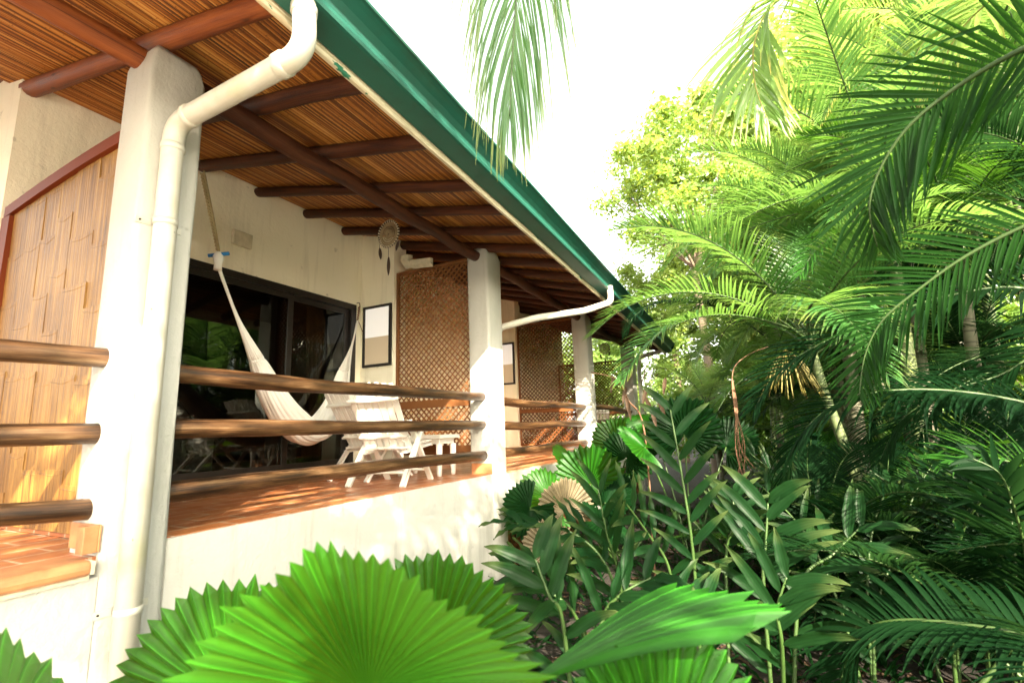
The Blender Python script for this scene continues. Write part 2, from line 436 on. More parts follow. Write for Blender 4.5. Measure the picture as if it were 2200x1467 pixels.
# unseen pale slabs around the viewpoint, added to bounce sun into the veranda
simple('concrete', (.66, .63, .57), .9, bump=.3, bscale=40)
m = MB(); m.box((-2.70, -14, GZ - .12), (1.9, .45, GZ + .085)); m.box((1.92, -14, GZ - .12), (15, -1.2, GZ + .085)); m.prism([(1.92, -1.19, GZ - .12), (15, -1.19, GZ - .12), (15, 7.5, GZ - .12), (5.6, 7.5, GZ - .12), (3.7, .6, GZ - .12)], (0, 0, .205))
tag(m.build('path', MT['concrete']), 'unseen pale slab added to bounce sunlight into the veranda', 'path', kind='structure')

# ------------------------------------------------------------------ house
HOUSE = thing('veranda_house', 'white plastered bungalow with log railed verandas and a green gutter along its eave', 'house', (0, 0, 0))
XW, XP, XF = -4.94, -3.13, -2.835               # back wall, inner and outer face of the columns
PIL = [(1.28, 1.58, 2.75), (5.05, 5.41, 2.76), (8.85, 9.2, 2.66), (12.5, 12.88, 2.58)]
Y0, Y1 = -2.2, 13.3
def xe(y): return -1.90 - .020 * (y - 3)         # line of the fascia
def ze(y): return 2.50 - .017 * (y - 3)          # rafter underside at the fascia
def zu(x, y):                                    # rafter underside
    t = (x - xe(y)) / (XW - xe(y)); return ze(y) + t * (3.25 - ze(y))
CANE = .115

# walls
w = MB()
def wallbox(y0, y1, z0, z1):
    zt = z1 if z1 else None
    if zt: w.box((XW - .22, y0, z0), (XW, y1, zt))
    else: w.prism([(XW, y0, z0), (XW, y0, zu(XW, y0) + .16), (XW - .22, y0, zu(XW - .22, y0) + .16), (XW - .22, y0, z0)], (0, y1 - y0, 0))
wallbox(1.36, 2.42, GZ - .3, None); wallbox(2.42, 5.0, 2.29, None); wallbox(5.0, 13.1, GZ - .3, None)
w.box((XW - .22, 2.42, GZ - .3), (XW, 5.0, .02))
w.box((XW - 3.2, 1.36, GZ - .3), (XW - .22, 1.58, 3.5))
w.build('wall', MT['wall_plaster'], HOUSE)
def block(y0, y1, x1):
    b = MB(); b.prism([(XW, y0, 0), (x1, y0, 0), (x1, y0, zu(x1, y0) + CANE + .03), (XW, y0, zu(XW, y0) + CANE + .03)], (0, y1 - y0, 0))
    b.build('wall', MT['wall_plaster'], HOUSE)
block(5.1, 5.36, -4.35); block(8.95, 9.2, -4.40)

# podium walls under the verandas
b = MB(); b.box((-3.02, 1.58, GZ - .4), (XF - .004, 5.06, -.022)); b.box((-2.865, 1.58, -.022), (XF - .004, 5.05, -.003))
b.build('wall', MT['plaster'], HOUSE)
b = MB(); b.box((-3.02, Y0, GZ - .4), (XF - .004, 1.285, -.11)); b.build('wall', MT['plaster'], HOUSE)
for (a, c) in ((5.41, 8.85), (9.2, 12.5)):
    b = MB(); b.box((-3.02, a, -.40), (XF - .004, c, -.03)); b.build('wall', MT['plaster'], HOUSE)
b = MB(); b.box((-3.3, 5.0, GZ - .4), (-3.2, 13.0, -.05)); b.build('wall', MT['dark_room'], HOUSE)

# tiled floors
for (a, c, z, xo) in ((1.45, 5.1, 0.0, -2.866), (5.1, 8.95, -.01, -2.85), (8.95, 13.0, -.02, -2.85), (Y0, 1.45, -.022, -2.87)):
    b = MB(); b.box((XW + .001, a + .001, z - (.05 if z else .02)), (xo, c - .001, z)); b.build('tile_floor', MT['terracotta_tile'], HOUSE)
# sill course of the left bay: bullnosed tiles with mortar joints
rng = random.Random(8)
b = MB(); mo = MB()
y = 1.245
while y > Y0:
    L = .36; yy = max(y - L, Y0)
    pr = []
    for k in range(7):
        t = -math.pi/2 + math.pi * k / 6
        pr.append((-2.805 + .028 * math.cos(t), yy, -.055 + .034 * math.sin(t)))
    pr += [(-2.99, yy, -.019), (-2.99, yy, -.089)]
    b.prism(pr, (0, y - yy - .016, 0), 0, False)
    mo.box((-2.98, y - .0158, -.083), (-2.783, y - .0002, -.026)); y -= L
mo.box((-2.99, Y0, -.109), (-2.815, 1.24, -.0895))
b.build('sill', MT['sill_clay'], HOUSE, .006)
mo.build('sill_mortar', MT['mortar'], HOUSE)

# columns with a notch where the beam rests, and their skirting tiles
for i, (a, c, zt) in enumerate(PIL):
    m = MB(); n = 10
    lv = [GZ - .4, -.6, 0, .7, 1.4, 2.0, zt - .12, zt - .04, zt]
    vs = []
    for j, z in enumerate(lv):
        k = max(0, j - 6) * .012
        r = random.Random(i * 50 + j); d = lambda: r.uniform(-.004, .004)
        # rounded rectangle
        for (cx, cy, t0) in ((XF - .03, c - .03, 0), (XP + .03, c - .03, 90), (XP + .03, a + .03, 180), (XF - .03, a + .03, 270)):
            for q in range(4):
                t = math.radians(t0 + 30 * q)
                vs.append((cx + (.03 - k * .5) * math.cos(t) - (k if cx > -3 else -k) + d(), cy + (.03 - k*.5) * math.sin(t) - (k if cy > (a + c)/2 else -k) + d(), z))
    S = 16
    fs = [(j*S+q, j*S+(q+1) % S, (j+1)*S+(q+1) % S, (j+1)*S+q) for j in range(len(lv)-1) for q in range(S)]
    fs.append(tuple((len(lv)-1)*S + q for q in range(S)))
    m.add(vs, fs)
    col = m.build('column', MT['plaster'], HOUSE)
    s = MB(); s.box((XP + .02, a - .012, 0), (XF + .002, a - .001, .122)); s.box((XF - .06, a - .072, 0), (XF + .002, a - .0125, .122)) if i == 0 else None
    s.build('skirting_tile', MT['sill_clay'], col, .004)

# beams (one log after the other from column to column)
def log(p, q, r0, r1, seed, n=9, wob=.012, seg=14):
    r = random.Random(seed); p = Vector(p); q = Vector(q); pts = []; rad = []
    for i in range(n):
        t = i / (n - 1); pt = p.lerp(q, t)
        w_ = 0 if i in (0, n-1) else wob
        pts.append(pt + Vector((r.uniform(-w_, w_), r.uniform(-w_, w_), r.uniform(-w_, w_)))); rad.append((r0 + (r1 - r0) * t) * r.uniform(.95, 1.05))
    # densify with smooth interpolation
    P = []; R = []
    for i in range(n - 1):
        p0, p1, p2, p3 = pts[max(i-1,0)], pts[i], pts[i+1], pts[min(i+2,n-1)]
        for k in range(4):
            t = k / 4
            P.append(.5 * ((2*p1) + (p2-p0)*t + (2*p0-5*p1+4*p2-p3)*t*t + (3*p1-p0-3*p2+p3)*t**3)); R.append(rad[i] + (rad[i+1]-rad[i])*(3*t*t-2*t**3))
    P.append(pts[-1]); R.append(rad[-1])
    return MB().tube(P, R, seg)
bz = lambda y: 2.70 - .017 * max(0, y - 3)
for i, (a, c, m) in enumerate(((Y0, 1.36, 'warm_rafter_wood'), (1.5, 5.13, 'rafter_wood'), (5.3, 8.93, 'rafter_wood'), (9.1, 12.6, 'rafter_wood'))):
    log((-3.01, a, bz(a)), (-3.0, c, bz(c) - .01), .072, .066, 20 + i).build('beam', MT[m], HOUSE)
# rafters
RAF = [(-1.4, -1.35), (-.75, -.7), (-.05, 0), (.68, .72), (1.34, 1.42), (1.97, 2.1), (2.63, 2.77), (3.34, 3.42), (3.87, 4.1), (4.42, 4.75), (5.03, 5.35)]
y = 5.62
while y < 13.1: RAF.append((y, y + .2)); y += .57
for i, (a, c) in enumerate(RAF):
    r = random.Random(100 + i); r0 = .053 + r.uniform(-.004, .006)
    p = (xe(a) - .012, a, zu(xe(a), a) + r0); q = (XW - .05, c, zu(XW - .05, c) + r0)
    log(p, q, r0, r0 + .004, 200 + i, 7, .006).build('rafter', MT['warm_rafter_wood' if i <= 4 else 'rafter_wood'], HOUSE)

# cane ceiling: every cane a half round running along the house
m = MB(); NC = 270; per = 4
xs_, = [[(-1.915 + (-5.3 + 1.915) * i / (NC * per)) for i in range(NC * per + 1)]]
ysc = [Y0 + (Y1 - Y0) * j / 6 for j in range(7)]
vs = []; 
for j, y in enumerate(ysc):
    for i, x in enumerate(xs_):
        h = abs(math.sin(math.pi * i / per)) * .006
        xx = xe(y) - .012 + (x + 1.915) * ((XW - .25 - xe(y)) / (-5.3 + 1.915))
        vs.append((xx, y, zu(xx, y) + CANE - h))
nx = len(xs_)
fs = []; uv = []
for j in range(6):
    for i in range(nx - 1):
        fs.append((j*nx+i, (j+1)*nx+i, (j+1)*nx+i+1, j*nx+i+1))
        uv.append([(i/per, ysc[j]), (i/per, ysc[j+1]), ((i+1)/per, ysc[j+1]), ((i+1)/per, ysc[j])])
m.add(vs, fs, uv); m.build('cane_ceiling', MT['cane'], HOUSE)
# roof covering: rows of barrel tiles
m = MB(); nt = 62 * 4; ns = 10
vs = []
for i in range(nt + 1):
    y = Y0 + (Y1 - Y0) * i / nt; h = .045 * abs(math.sin(math.pi * i / 4 + .4))
    for k in range(ns + 1):
        x = xe(y) + .08 + (-8.4 - xe(y)) * k / ns
        vs.append((x, y, zu(min(x, -1.0), y) + CANE + .07 + h + .012 * (k % 2)))
m.add(vs, [(i*(ns+1)+k, i*(ns+1)+k+1, (i+1)*(ns+1)+k+1, (i+1)*(ns+1)+k) for i in range(nt) for k in range(ns)])
m.build('roof', MT['roof_clay'], HOUSE)
# fascia and gutter follow the eave
def along(profile, ya, yb, n=24, closed=True):
    m = MB(); k = len(profile); vs = []; 
    for j in range(n + 1):
        y = ya + (yb - ya) * j / n
        for (dx, dz) in profile: vs.append((xe(y) + dx, y, ze(y) + dz))
    kk = k if closed else k - 1
    fs = [(j*k+i, j*k+(i+1) % k, (j+1)*k+(i+1) % k, (j+1)*k+i) for j in range(n) for i in range(kk)]
    m.add(vs, fs, None, 0, False)
    if closed: m.f += [tuple(range(k))[::-1], tuple(n*k + i for i in range(k))]; m.uv += [[(0,0)]*k]*2; m.mi += [0, 0]; m.sm += [False, False]
    return m
along([(-.012, -.05), (.014, -.05), (.014, .19), (-.012, .19)], Y0, Y1).build('fascia', MT['painted_fascia'], HOUSE, .004)
gp = [(.018, .205), (.02, .0), (.028, -.004), (.155, .022), (.172, .030), (.176, .045), (.168, .062), (.160, .085), (.166, .115), (.190, .150), (.224, .180), (.246, .197), (.262, .200), (.266, .212), (.256, .222), (.244, .214)]
gi = [(x - (.005 if i > 8 else 0), z + .006) for i, (x, z) in enumerate(gp)]
GUT = along(gp + gi[::-1], Y0, Y1 - .1, 30).build('gutter', MT['green_gutter'], HOUSE)
for y in (.35, 3.18, 5.9, 8.4, 10.9):
    along([(x + .003, z - .004) for x, z in gp[1:14]], y - .035, y + .035, 1, False).build('gutter_joint', MT['green_gutter'], GUT)
e = MB(); y = Y1 - .1
e.prism([(xe(y) + dx, y, ze(y) + dz) for dx, dz in gp], (0, .006, 0)); e.build('gutter_cap', MT['green_gutter'], GUT)

# downpipes
def smooth_path(pts, bend=.09, k=7):
    P = [Vector(p) for p in pts]; out = [P[0]]
    for i in range(1, len(P) - 1):
        a = (P[i-1] - P[i]); c = (P[i+1] - P[i]); b = min(bend, a.length * .45, c.length * .45)
        s = P[i] + a.normalized() * b; t = P[i] + c.normalized() * b
        for j in range(k + 1):
            q = j / k; out.append((1-q)**2 * s + 2*q*(1-q) * P[i] + q*q * t)
    out.append(P[-1]); return out
def collar(mb, p, d, r, L=.05):
    d = Vector(d).normalized(); p = Vector(p)
    mb.tube([p - d*L/2, p - d*L/2 + d*.008, p + d*L/2 - d*.008, p + d*L/2], [r*1.02, r*1.13, r*1.13, r*1.02], 24)
yp = 1.39; rp = .054
path = [(-1.80, yp, 2.55), (-1.765, yp, 2.30), (-2.72, yp, 2.30 - .22), (-2.775, yp, 1.9), (-2.775, yp, GZ + .05)]
A = onx(650, 60, -1.70); 
top = ony(648, 20, yp); elb = ony(648, 118, yp); low = ony(392, 262, yp)
path = [(top.x, yp, top.z + .12), (top.x + .02, yp, top.z), (elb.x + .03, yp, elb.z - .03), (low.x, yp, low.z), (XF + rp + .012, yp, low.z - .12), (XF + rp + .012, yp, GZ + .02)]
path[2] = (elb.x + .02, yp, elb.z); path[3] = (XF + rp + .012, yp, low.z + .01); path.pop(4)
m = MB(); m.tube(smooth_path(path, .12, 9), rp, 26); dp = m.build('downpipe', MT['cream_pipe'], HOUSE)
dirn = Vector(path[3]) - Vector(path[2])
for cp, cd, cl in ((Vector(path[2]) + dirn.normalized() * .15, dirn, .06), (Vector(path[3]) - dirn.normalized() * .14, dirn, .04), (Vector(path[3]) + Vector((0, 0, -.15)), (0, 0, 1), .04), ((path[1][0] - .002, yp, path[1][2] - .02), (0, 0, 1), .05)):
    m = MB(); collar(m, cp, cd, rp, cl); m.build('pipe_socket', MT['cream_pipe'], dp)
for z in (1.66, -.28):
    m = MB(); m.tube([(XF + rp + .012, yp, z - .018), (XF + rp + .012, yp, z + .018)], rp * 1.07, 24)
    m.box((XF - .002, yp - .115, z - .016), (XF + .006, yp - .04, z + .016)); m.box((XF - .002, yp + .04, z - .016), (XF + .006, yp + .115, z + .016))
    m.tube([(XF + .004, yp - .095, z), (XF + .012, yp - .095, z)], .005, 8, 1)
    m.build('pipe_strap', [MT['cream_pipe'], MT['hook_iron']], dp)
# second pipe, slung between the eave and the back of the second column
e2 = onx(1312, 652, -1.80)
m = MB(); m.tube(smooth_path([(e2.x, e2.y, e2.z + .26), (e2.x + .01, e2.y, e2.z + .02), onx(1255, 668, -2.05), onx(1150, 683, -2.5), (-2.97, 5.52, 1.80), (-2.99, 5.52, GZ + .1)], .10), .045, 18)
dp2 = m.build('downpipe', MT['cream_pipe'], HOUSE)
e3 = ony(1432, 752, 12.95)
m = MB(); m.tube(smooth_path([(e3.x, 12.95, e3.z + .22), (e3.x + .01, 12.95, e3.z + .02), (XF + .055, 13.0, e3.z - .12), (XF + .055, 13.0, GZ + .1)], .11), .05, 18)
m.build('downpipe', MT['cream_pipe'], HOUSE)

# log rails
def rail_px(pts, r0, r1, seed, x=-2.95, ya=None, yb=None):
    P = [onx(u, v, x) for u, v in pts]
    if ya is not None: d = (P[1] - P[0]); P[0] = P[0] + d * ((ya - P[0].y) / d.y)
    if yb is not None: d = (P[-1] - P[-2]); P[-1] = P[-1] + d * ((yb - P[-1].y) / d.y)
    return rail(P, r0, r1, seed)
def rail(P, r0, r1, seed):
    P = [Vector(p) for p in P]; out = []; n = len(P)
    for i in range(n - 1):
        p0, p1, p2, p3 = P[max(i-1,0)], P[i], P[i+1], P[min(i+2,n-1)]
        for k in range(6):
            t = k / 6; out.append(.5 * ((2*p1) + (p2-p0)*t + (2*p0-5*p1+4*p2-p3)*t*t + (3*p1-p0-3*p2+p3)*t**3))
    out.append(P[-1]); r = random.Random(seed)
    ph = [r.uniform(0, 6.3) for _ in range(4)]
    R = []
    for i in range(len(out)):
        t = i / (len(out) - 1)
        R.append((r0 + (r1 - r0) * t) * (1 + .035 * math.sin(5*t*3 + ph[0]) + .025 * math.sin(17*t + ph[1]) + .02 * math.sin(41*t + ph[2])))
    return MB().tube(out, R, 20)
for k, (pts, a, b_) in enumerate((
    ([(388,803),(544,818),(715,832),(851,840),(1039,853)], .056, .050),
    ([(377,921),(544,919),(715,918),(851,916),(1042,912)], .056, .050),
    ([(364,1057),(544,1034),(715,1014),(851,997),(1044,978)], .056, .053))):
    rail_px(pts, a, b_, 300 + k, ya=1.5, yb=5.12).build('rail', MT['rail_wood'], HOUSE)
for k, (pts, a) in enumerate((([(0,752),(120,761),(212,768)], .052), ([(0,935),(100,933),(190,931)], .052), ([(0,1106),(90,1100),(166,1094)], .050))):
    rail_px(pts, a, a, 310 + k, x=-2.99, ya=-2.1, yb=1.34).build('rail', MT['rail_wood'], HOUSE)
for k, z in enumerate((.86, .55, .21)):
    rail([(-2.99, 5.3, z + .01), (-3.0, 6.4, z - .015), (-2.98, 7.7, z + .012), (-2.98, 8.9, z)], .058, .052, 320 + k).build('rail', MT['rail_wood'], HOUSE)
    rail([(-2.98, 9.15, z + .01), (-2.96, 10.4, z + .03), (-3.0, 11.6, z), (-2.98, 12.6, z - .03)], .055, .052, 330 + k).build('rail', MT['rail_wood'], HOUSE)

# lattice screens
def lattice(x0, x1, z0, z1, y, planks=(), sp=.083, wd=.027, axis='x', top=None):
    m = MB(); s2 = math.sqrt(.5)
    for sgn, dy in ((1, .0), (-1, .009)):
        c = (x0 if sgn > 0 else x0) - (z1 - z0) - sp
        while c < x1 + (z1 - z0) + sp:
            # line x = c + sgn*(z-z0) (sgn>0)  or  x = c + (z1-z)
            f = (lambda z: c + (z - z0)) if sgn > 0 else (lambda z: c + (z1 - z))
            za = z0; zb = z1
            xa, xb = f(z0), f(z1)
            if sgn > 0:
                za = max(z0, z0 + x0 - c); zb = min(z1, z0 + x1 - c)
            else:
                za = max(z0, z1 - (x1 - c)); zb = min(z1, z1 - (x0 - c))
            if zb - za > .03:
                h = wd * s2
                # parallelogram clipped by the frame
                P = [(f(za) - h, za), (f(za) + h, za), (f(zb) + h, zb), (f(zb) - h, zb)]
                P = [(min(max(x, x0), x1), z) for x, z in P]
                if axis == 'x': m.prism([(x, y + dy, z) for x, z in P], (0, .008, 0))
                else: m.prism([(y + dy, x, z) for x, z in P], (.008, 0, 0))
            c += sp
    return m
def screen(x0, x1, z0, z1, y, planks, axis='x', frame=.035):
    sc_ = lattice(x0, x1, z0, z1, y, axis=axis).build('lattice_screen', MT['lattice_wood'], HOUSE)
    f = MB()
    B = (lambda a, c, lo, hi: f.box((a, y - .012, lo), (c, y + .03, hi))) if axis == 'x' else (lambda a, c, lo, hi: f.box((y - .012, a, lo), (y + .03, c, hi)))
    B(x0 - frame, x0, z0, z1); B(x1, x1 + frame, z0, z1); B(x0 - frame, x1 + frame, z1, z1 + frame); B(x0 - frame, x1 + frame, z0 - frame, z0)
    f.build('frame', MT['lattice_wood'], sc_, .003)
    for (a, c) in planks:
        p = MB()
        p.box((x0 + .002, y - .022, a), (x1 - .002, y - .0125, c)); p.build('plank', MT['lattice_wood'], sc_, .003)
    return sc_
screen(-4.31, -3.165, .25, 2.66, 5.16, ((.80, .90), (.252, .33)))
screen(-4.36, -3.165, .20, 2.60, 9.02, ((.80, .88),))
screen(-4.90, -3.165, .20, 2.16, 12.68, ((.80, .88),))
screen(5.5, 8.8, GZ + .05, -.44, -2.9, (), axis='y')
screen(9.3, 12.4, GZ + .05, -.44, -2.9, (), axis='y')

# split-bamboo screen on the near side of the first column
yb = 1.40
bs = MB()
def topz(x): t = (x + 4.87) / 1.75; return 2.235 + .12 * t + .022 * math.sin(math.pi * min(1, max(0, t)))
rng = random.Random(5)
x = -4.80; first = None
while x < -3.16:
    wd = rng.uniform(.17, .30); x2 = min(x + wd, -3.155); z = .02
    while z < topz(x) - .01:
        h = rng.uniform(.3, .6) if z > .03 else rng.uniform(.15, .5); z2 = z + h
        dy = rng.uniform(-.003, .0015); sk = rng.uniform(-.002, .002)
        za, zb = min(z2, topz(x) - .045), min(z2, topz(x2) - .045)
        if za - z > .02: bs.prism([(x + sk, yb + dy, z), (x2 - .003 + sk, yb + dy, z), (x2 - .003, yb + dy - .006, zb), (x, yb + dy - .006, za)], (0, .012, 0))
        if zb - z > .25: bs.tube([(x + .004, yb + dy - .004, zb - .02), (x + wd*.5, yb + dy - .004, zb - .035 + rng.uniform(-.01, .01)), (x2 - .006, yb + dy - .003, zb - .02)], 0.0036, 6)
        z = z2 - .006
    x = x2
SCR = bs.build('bamboo_screen', MT['split_bamboo'], HOUSE)
f = MB()
n = 10
for i in range(n):
    xa, xb = -4.90 + 1.77 * i / n, -4.90 + 1.77 * (i + 1) / n
    f.prism([(xa, yb - .035, topz(xa) - .05), (xb, yb - .035, topz(xb) - .05), (xb, yb - .035, topz(xb) + .03), (xa, yb - .035, topz(xa) + .03)], (0, .09, 0))
f.box((-4.93, yb - .034, .02), (-4.80, yb + .05, topz(-4.87) - .052)); f.build('frame', MT['door_wood'], SCR)
b = MB(); b.box((-4.79, yb + .014, .03), (-3.16, yb + .02, 2.2)); b.build('backing', MT['door_wood'], SCR)

# sliding glass door
DOOR = MB().box((XW - .06, 2.42, .02), (XW - .002, 5.0, .10)).build('sliding_door', MT['black_frame'], HOUSE)
f = MB()
f.box((XW - .08, 2.42, 2.21), (XW + .012, 5.0, 2.29)); f.box((XW - .08, 4.91, .10), (XW + .012, 5.0, 2.21)); f.box((XW - .08, 2.42, .10), (XW + .012, 2.52, 2.21))
f.build('frame', MT['black_frame'], DOOR, .004)
for (a, c, xx, mt) in ((2.62, 3.98, -.02, 'bronze_frame'), (3.88, 4.91, -.052, 'black_frame')):
    p = MB(); x0, x1 = XW + xx - .012, XW + xx + .012
    sw = .075
    p.box((x0, a, .10), (x1, a + sw, 2.21)); p.box((x0, c - sw, .10), (x1, c, 2.21)); p.box((x0, a + sw, .10), (x1, c - sw, .19)); p.box((x0, a + sw, 2.14), (x1, c - sw, 2.21))
    leaf = p.build('door_leaf', MT['black_frame'], DOOR, .003)
    if mt == 'bronze_frame':
        s = MB(); s.box((x1 + .0005, a + .004, .11), (x1 + .006, a + .03, 2.2)); s.build('edge_strip', MT['bronze_frame'], leaf)
    q = MB(); xm = (x0 + x1) / 2; q.box((xm - .002, a + sw - .004, .186), (xm + .002, c - sw + .004, 2.144)); q.build('pane', MT['door_glass'], leaf)
# room behind the door (open box of walls)
R = MB()
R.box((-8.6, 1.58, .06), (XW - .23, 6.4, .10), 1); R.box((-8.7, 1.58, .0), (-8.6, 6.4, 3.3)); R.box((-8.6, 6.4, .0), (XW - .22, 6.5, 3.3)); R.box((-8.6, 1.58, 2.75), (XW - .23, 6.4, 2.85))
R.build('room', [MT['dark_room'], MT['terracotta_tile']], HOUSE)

# small window in the return wall, and another one bay further
def small_window(x0, x1, z0, z1, y):
    W = MB().box((x0, y - .012, z0), (x1, y - .001, z1)).build('window', MT['black_frame'], HOUSE)
    f = MB(); t = .036
    f.box((x0, y - .034, z0), (x0 + t, y - .0125, z1)); f.box((x1 - t, y - .034, z0), (x1, y - .0125, z1)); f.box((x0 + t, y - .034, z0), (x1 - t, y - .0125, z0 + t)); f.box((x0 + t, y - .034, z1 - t), (x1 - t, y - .0125, z1))
    f.build('frame', MT['black_frame'], W, .003)
    zm = z0 + (z1 - z0) * .48
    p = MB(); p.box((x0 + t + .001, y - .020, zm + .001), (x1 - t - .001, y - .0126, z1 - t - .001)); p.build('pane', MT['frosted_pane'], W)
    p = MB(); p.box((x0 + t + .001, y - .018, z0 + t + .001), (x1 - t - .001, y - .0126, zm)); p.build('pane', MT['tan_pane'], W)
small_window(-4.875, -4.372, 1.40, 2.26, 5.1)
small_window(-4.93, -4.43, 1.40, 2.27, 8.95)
# wall fittings
m = MB(); m.box((XW + .001, 3.13, 2.575), (XW + .045, 3.36, 2.745)); jb = m.build('junction_box', MT['pale_box'], HOUSE, .012)
m = MB(); m.box((XW + .0455, 3.165, 2.60), (XW + .052, 3.325, 2.72)); m.build('cover_plate', MT['pale_box'], jb, .004)
m = MB(); m.prism([(-4.14, 5.095, 2.70), (-4.14, 4.98, 2.78), (-4.14, 4.98, 2.86), (-4.14, 5.095, 2.88)], (.12, 0, 0)); m.prism([(-4.018, 5.095, 2.68), (-4.018, 5.02, 2.72), (-4.018, 5.02, 2.79), (-4.018, 5.095, 2.80)], (.34, 0, -.03))
m.build('wall_lamp', MT['pale_box'], HOUSE, .008)
m = MB(); hk = onx(770, 655, XW + .03)
m.tube(smooth_path([(XW - .01, hk.y, hk.z + .03), (XW + .05, hk.y, hk.z + .03), (XW + .06, hk.y, hk.z - .03), (XW + .03, hk.y, hk.z - .035)], .02, 4), .006, 8); m.build('wall_hook', MT['hook_iron'], HOUSE)

# ------------------------------------------------------------------ things behind the glass
ac = thing('armchair', 'pale armchair with a rounded back behind the sliding glass door', 'armchair', (-6.0, 3.0, .10))
m = MB(); m.box((-.42, -.42, .12), (.42, .40, .40)); m.build('seat', MT['linen'], ac, .05, 3)
m = MB(); m.prism([(-.44, -.40, .40), (.44, -.40, .40), (.44, -.40, .74), (.34, -.40, .86), (-.34, -.40, .86), (-.44, -.40, .74)], (0, .14, 0)); m.build('backrest', MT['cushion_grey'], ac, .05, 3)
for s in (-1, 1):
    m = MB(); m.box((s*.42 - .07, -.40, .10), (s*.42 + .07, .36, .58)); m.build('armrest', MT['linen'], ac, .04, 3)
for sx in (-1, 1):
    for sy in (-1, 1):
        m = MB(); m.tube([(sx*.36, sy*.34, 0), (sx*.36, sy*.34, .12)], [.018, .025], 8); m.build('leg', MT['door_wood'], ac)
cb = thing('side_cabinet', 'low white cabinet beside the armchair, seen through the sliding glass', 'cabinet', (-5.55, 3.05, .10))
m = MB(); m.box((-.20, -.32, .0), (.20, .32, .40)); m.build('body', MT['linen'], cb, .008)
m = MB(); m.box((-.24, -.36, .401), (.24, .36, .47)); m.build('top', MT['linen'], cb, .008)
m = MB()
n = 40; vs = []
for j in range(9):
    z = 2.2 - 2.05 * j / 8
    for i in range(n + 1):
        t = i / n; sq = 1 - .35 * math.exp(-((z - 1.15) / .35) ** 2)
        vs.append((-5.28 + .035 * math.sin(t * 26) + .01 * math.sin(t * 9 + j), 4.60 + .30 * (t - .5) * sq, z))
m.add(vs, [(j*(n+1)+i, j*(n+1)+i+1, (j+1)*(n+1)+i+1, (j+1)*(n+1)+i) for j in range(8) for i in range(n)])
tag(m.build('curtain', MT['curtain_tan']), 'tan curtain gathered at the right end of the sliding glass door', 'curtain')

# ------------------------------------------------------------------ hammock
L = Vector((-4.0, 2.245, 2.712)); Rr = Vector((XW + .05, 5.03, 2.27))
pd = Vector((Rr.x - L.x, Rr.y - L.y, 0)).normalized(); pn = Vector((-pd.y, pd.x, 0)); side = Vector((pd.y, -pd.x, 0))
def onham(u, v):
    r = Vector(ray(u, v)); e = Vector(EYE); t = (L - e).dot(pn) / r.dot(pn); return e + r * t
stick = onham(470, 547)
body_px = [(545, 775), (575, 855), (610, 912), (655, 945), (700, 925), (728, 870), (744, 795)]
bp = [onham(*p) for p in body_px]; ringR = onham(768, 690)
ham = thing('hammock', 'white cotton hammock slung across the front veranda behind the log rails', 'hammock', L)
def loc(P): return [p - L for p in P]
def catmull(P, k):
    out = []; n = len(P)
    for i in range(n - 1):
        p0, p1, p2, p3 = P[max(i-1,0)], P[i], P[i+1], P[min(i+2,n-1)]
        for q in range(k):
            t = q / k; out.append(.5 * ((2*p1) + (p2-p0)*t + (2*p0-5*p1+4*p2-p3)*t*t + (3*p1-p0-3*p2+p3)*t**3))
    out.append(P[-1]); return out
ax = catmull(bp, 8); m = MB(); nt = 44; vs = []; 
for i, p in enumerate(ax):
    s = i / (len(ax) - 1); wd = .06 + .115 * math.sin(math.pi * s) ** .9
    T = (ax[min(i+1, len(ax)-1)] - ax[max(i-1, 0)]).normalized(); nn = T.cross(side).normalized()
    if nn.z < 0: nn = -nn
    for k in range(nt + 1):
        a = math.radians(-105 + 210 * k / nt)
        rp_ = 1 + .045 * math.sin(k * 1.9 + 2 * math.sin(s * 4)) + .03 * math.sin(k * .7 + s * 9)
        vs.append(p - L + side * (math.sin(a) * wd * rp_ * (1.05 if abs(a) > 1.4 else 1)) + nn * (wd * .75 - math.cos(a) * wd * rp_ * 1.0))
m.add(vs, [(i*(nt+1)+k, i*(nt+1)+k+1, (i+1)*(nt+1)+k+1, (i+1)*(nt+1)+k) for i in range(len(ax)-1) for k in range(nt)],
      [[(i*.1, k/nt), (i*.1, (k+1)/nt), (i*.1+.1, (k+1)/nt), (i*.1+.1, k/nt)] for i in range(len(ax)-1) for k in range(nt)])
hb = m.build('hammock_bed', MT['hammock_cloth'], ham); sm_ = hb.modifiers.new('solid', 'SOLIDIFY'); sm_.thickness = .006
# gathered cords at both ends
def cords(end_row, knot, mid, name, seed):
    m = MB(); r = random.Random(seed); row = vs[end_row*(nt+1):(end_row+1)*(nt+1)]
    kn = knot - L
    for k in range(0, nt + 1, 2):
        p = Vector(row[k]); w_ = (k / nt - .5) * .03
        c0_ = ax[0 if end_row == 0 else -1] - L; q = (c0_.lerp(kn, .5) + (p - c0_) * .10) + Vector((0, 0, -.015 + r.uniform(-.01, .01)))
        m.tube(catmull([p, q, kn + side * w_ * .5 + Vector((0, 0, r.uniform(-.01, .01)))], 5), [.0085] * 11, 6)
    for k in range(0, nt + 1, 3):      # knotted band where the weave begins
        p = Vector(row[k]); m.tube([p + Vector((0, 0, .012)), p - Vector((0, 0, .014))], [.014, .010], 6)
    m.build(name, MT['hammock_cloth'], ham)
cords(0, stick + Vector((0, 0, -.10)), None, 'cord', 1)
cords(len(ax) - 1, ringR, None, 'cord', 2)
m = MB(); m.tube(loc([stick + Vector((0, 0, .03)), stick + Vector((0, 0, -.02)), stick + Vector((0, 0, -.09)), stick + Vector((0,0,-.14))]), [.02, .045, .03, .034], 12); m.build('knot', MT['hammock_cloth'], ham)
